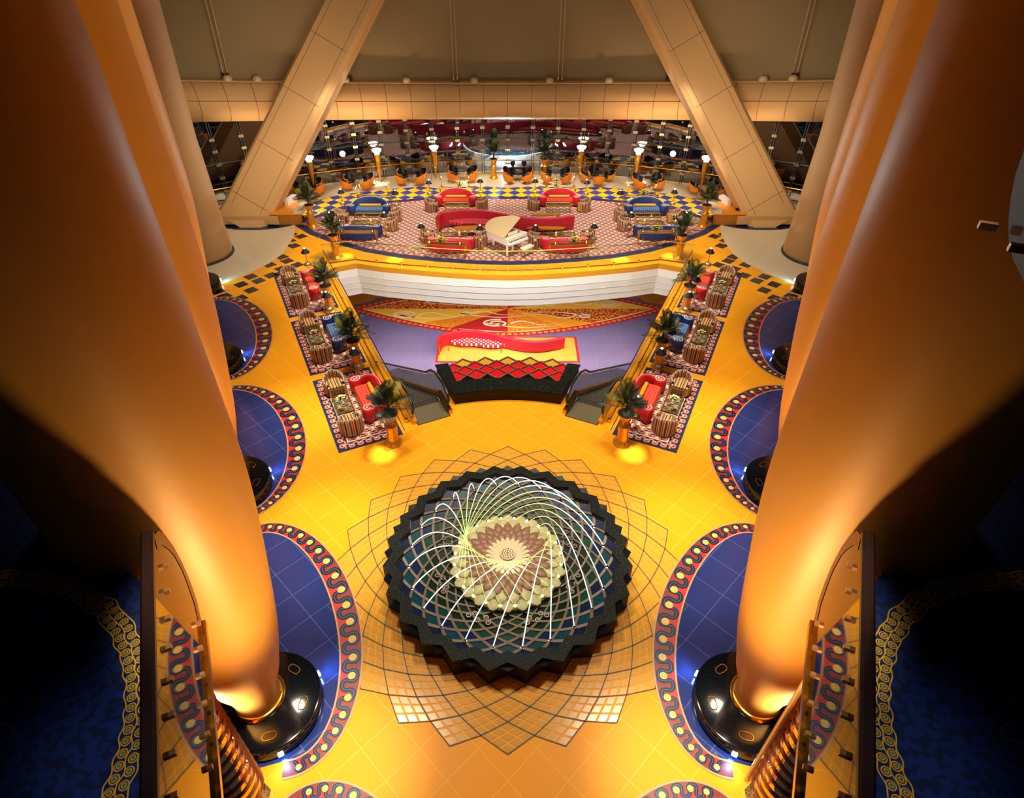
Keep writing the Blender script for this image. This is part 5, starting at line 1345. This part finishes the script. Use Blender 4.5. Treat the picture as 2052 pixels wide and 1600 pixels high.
# ---- grand piano
pn = thing('grand_piano', 'white grand piano with open lid at the front of the lounge', 'piano', (.07, 31.75, ZC), R(43))
body = [(-.72, -.62), (.72, -.62), (.74, -.3), (.70, .15), (.50, .55), (.30, .95), (.05, 1.25), (-.30, 1.36), (-.58, 1.22), (-.72, .85)]
def smooth_loop(p, k=4):
    out = []; n = len(p)
    for i in range(n):
        a, b, c, d = p[i - 1], p[i], p[(i + 1) % n], p[(i + 2) % n]
        if i in (0, n - 1): out.append(b); continue
        for t in range(k):
            f = t / k; out.append(tuple(.5 * (2 * b[q] + (c[q] - a[q]) * f + (2 * a[q] - 5 * b[q] + 4 * c[q] - d[q]) * f * f + (3 * b[q] - a[q] - 3 * c[q] + d[q]) * f ** 3) for q in (0, 1)))
    return out
bd = smooth_loop(body)
MB().prism(bd, .62, .96).build('case', white, pn)
MB().prism([(x * .93, y * .95 + .02) for x, y in bd if y > -.35], .962, .97).build('soundboard', M('gilt_soundboard', '#c89858', .4), pn)
MB().box((0, -.70, .70), (1.42, .22, .10), 0, 0, .01).build('key_bed', white, pn)
kb = MB().box((0, -.70, .765), (1.22, .15, .03)).build('keyboard', M('ivory', '#f4efe2', .3), pn)
mb = MB()
for i in range(36):
    if i % 7 in (2, 6): continue
    mb.box((-.59 + i * .0337 + .017, -.67, .79), (.016, .09, .02))
mb.build('black_keys', black, kb)
MB().box((0, -.55, .94), (1.30, .06, .22), 0, 0, .01).build('fallboard', white, pn)
MB().box((0, -.30, 1.06), (.70, .03, .20)).build('music_desk', white, pn)
lid = MB(); lid.T = Matrix.Translation((-.72, 0, .98)) @ Matrix.Rotation(R(-33), 4, 'Y') @ Matrix.Translation((.72, 0, 0)); lid.prism([(-.73, -.36), (.75, -.36)] + [(x * 1.02, y * 1.02) for x, y in bd if y > -.3], 0, .03)
lid.build('lid', M('white_lid_shaded', '#ddbf8e', .3), pn)  # tan colour carries the shade on the white lid
MB().tube([(.45, .35, .97), (.50, .30, 1.66)], .014, 6).build('lid_prop', gold, pn)
for (x, y) in ((-.6, -.5), (.6, -.5), (-.25, 1.0)):
    MB().tube([(x, y, 0), (x, y, .12), (x, y, .62)], [.04, .06, .075], 10).build('leg', white, pn)
MB().box((0, -.3, .35), (.12, .05, .6)).build('pedal_lyre', white, pn)
st = thing('piano_stool', 'small white rectangular stool in front of the grand piano keys', 'stool', (1.05, 31.05, ZC), R(43))
MB().box((0, 0, .46), (.78, .34, .09), 0, 0, .02).build('seat', white, st)
for x in (-.33, .33):
    for y in (-.12, .12): MB().tube([(x, y, 0), (x, y, .42)], .02, 8).build('leg', gold, st)

# ================================================================== OUTSIDE THE GLASS
struct(MB().prism([(-45, 44.5)] + [(-45, 90), (45, 90), (45, 44.5)] + [garc(R(a)) for a in range(40, -41, -5)], -.5, -.2).build('ground_outside', [M('night_paving', '#14181c', .3)]))
pb = thing('lit_pool', 'brightly lit stepped circular pool outside the glass behind the computer desk', 'pool', (0, 48.0, -.2))
for k in range(6):
    r0 = 2.75 + .12 * k; z0 = .1 + .16 * k
    mb = MB(); rg1 = []
    for i in range(25):
        a = R(180 + 180 * i / 24); rg1.append([(r * cos(a), r * sin(a) * .95 + 1.2, z) for r, z in ((r0, z0), (r0 + .10, z0), (r0 + .10, z0 + .12), (r0, z0 + .12))])
    mb.loft(rg1).build('pool_ring', M('white_pool_stone', '#f0f4f4', .4), pb)
MB().lathe([(.01, .02), (2.8, .02)], (0, 1.2, 0), 40, caps=False).build('pool_water', M('pool_water', '#203038', .05), pb)
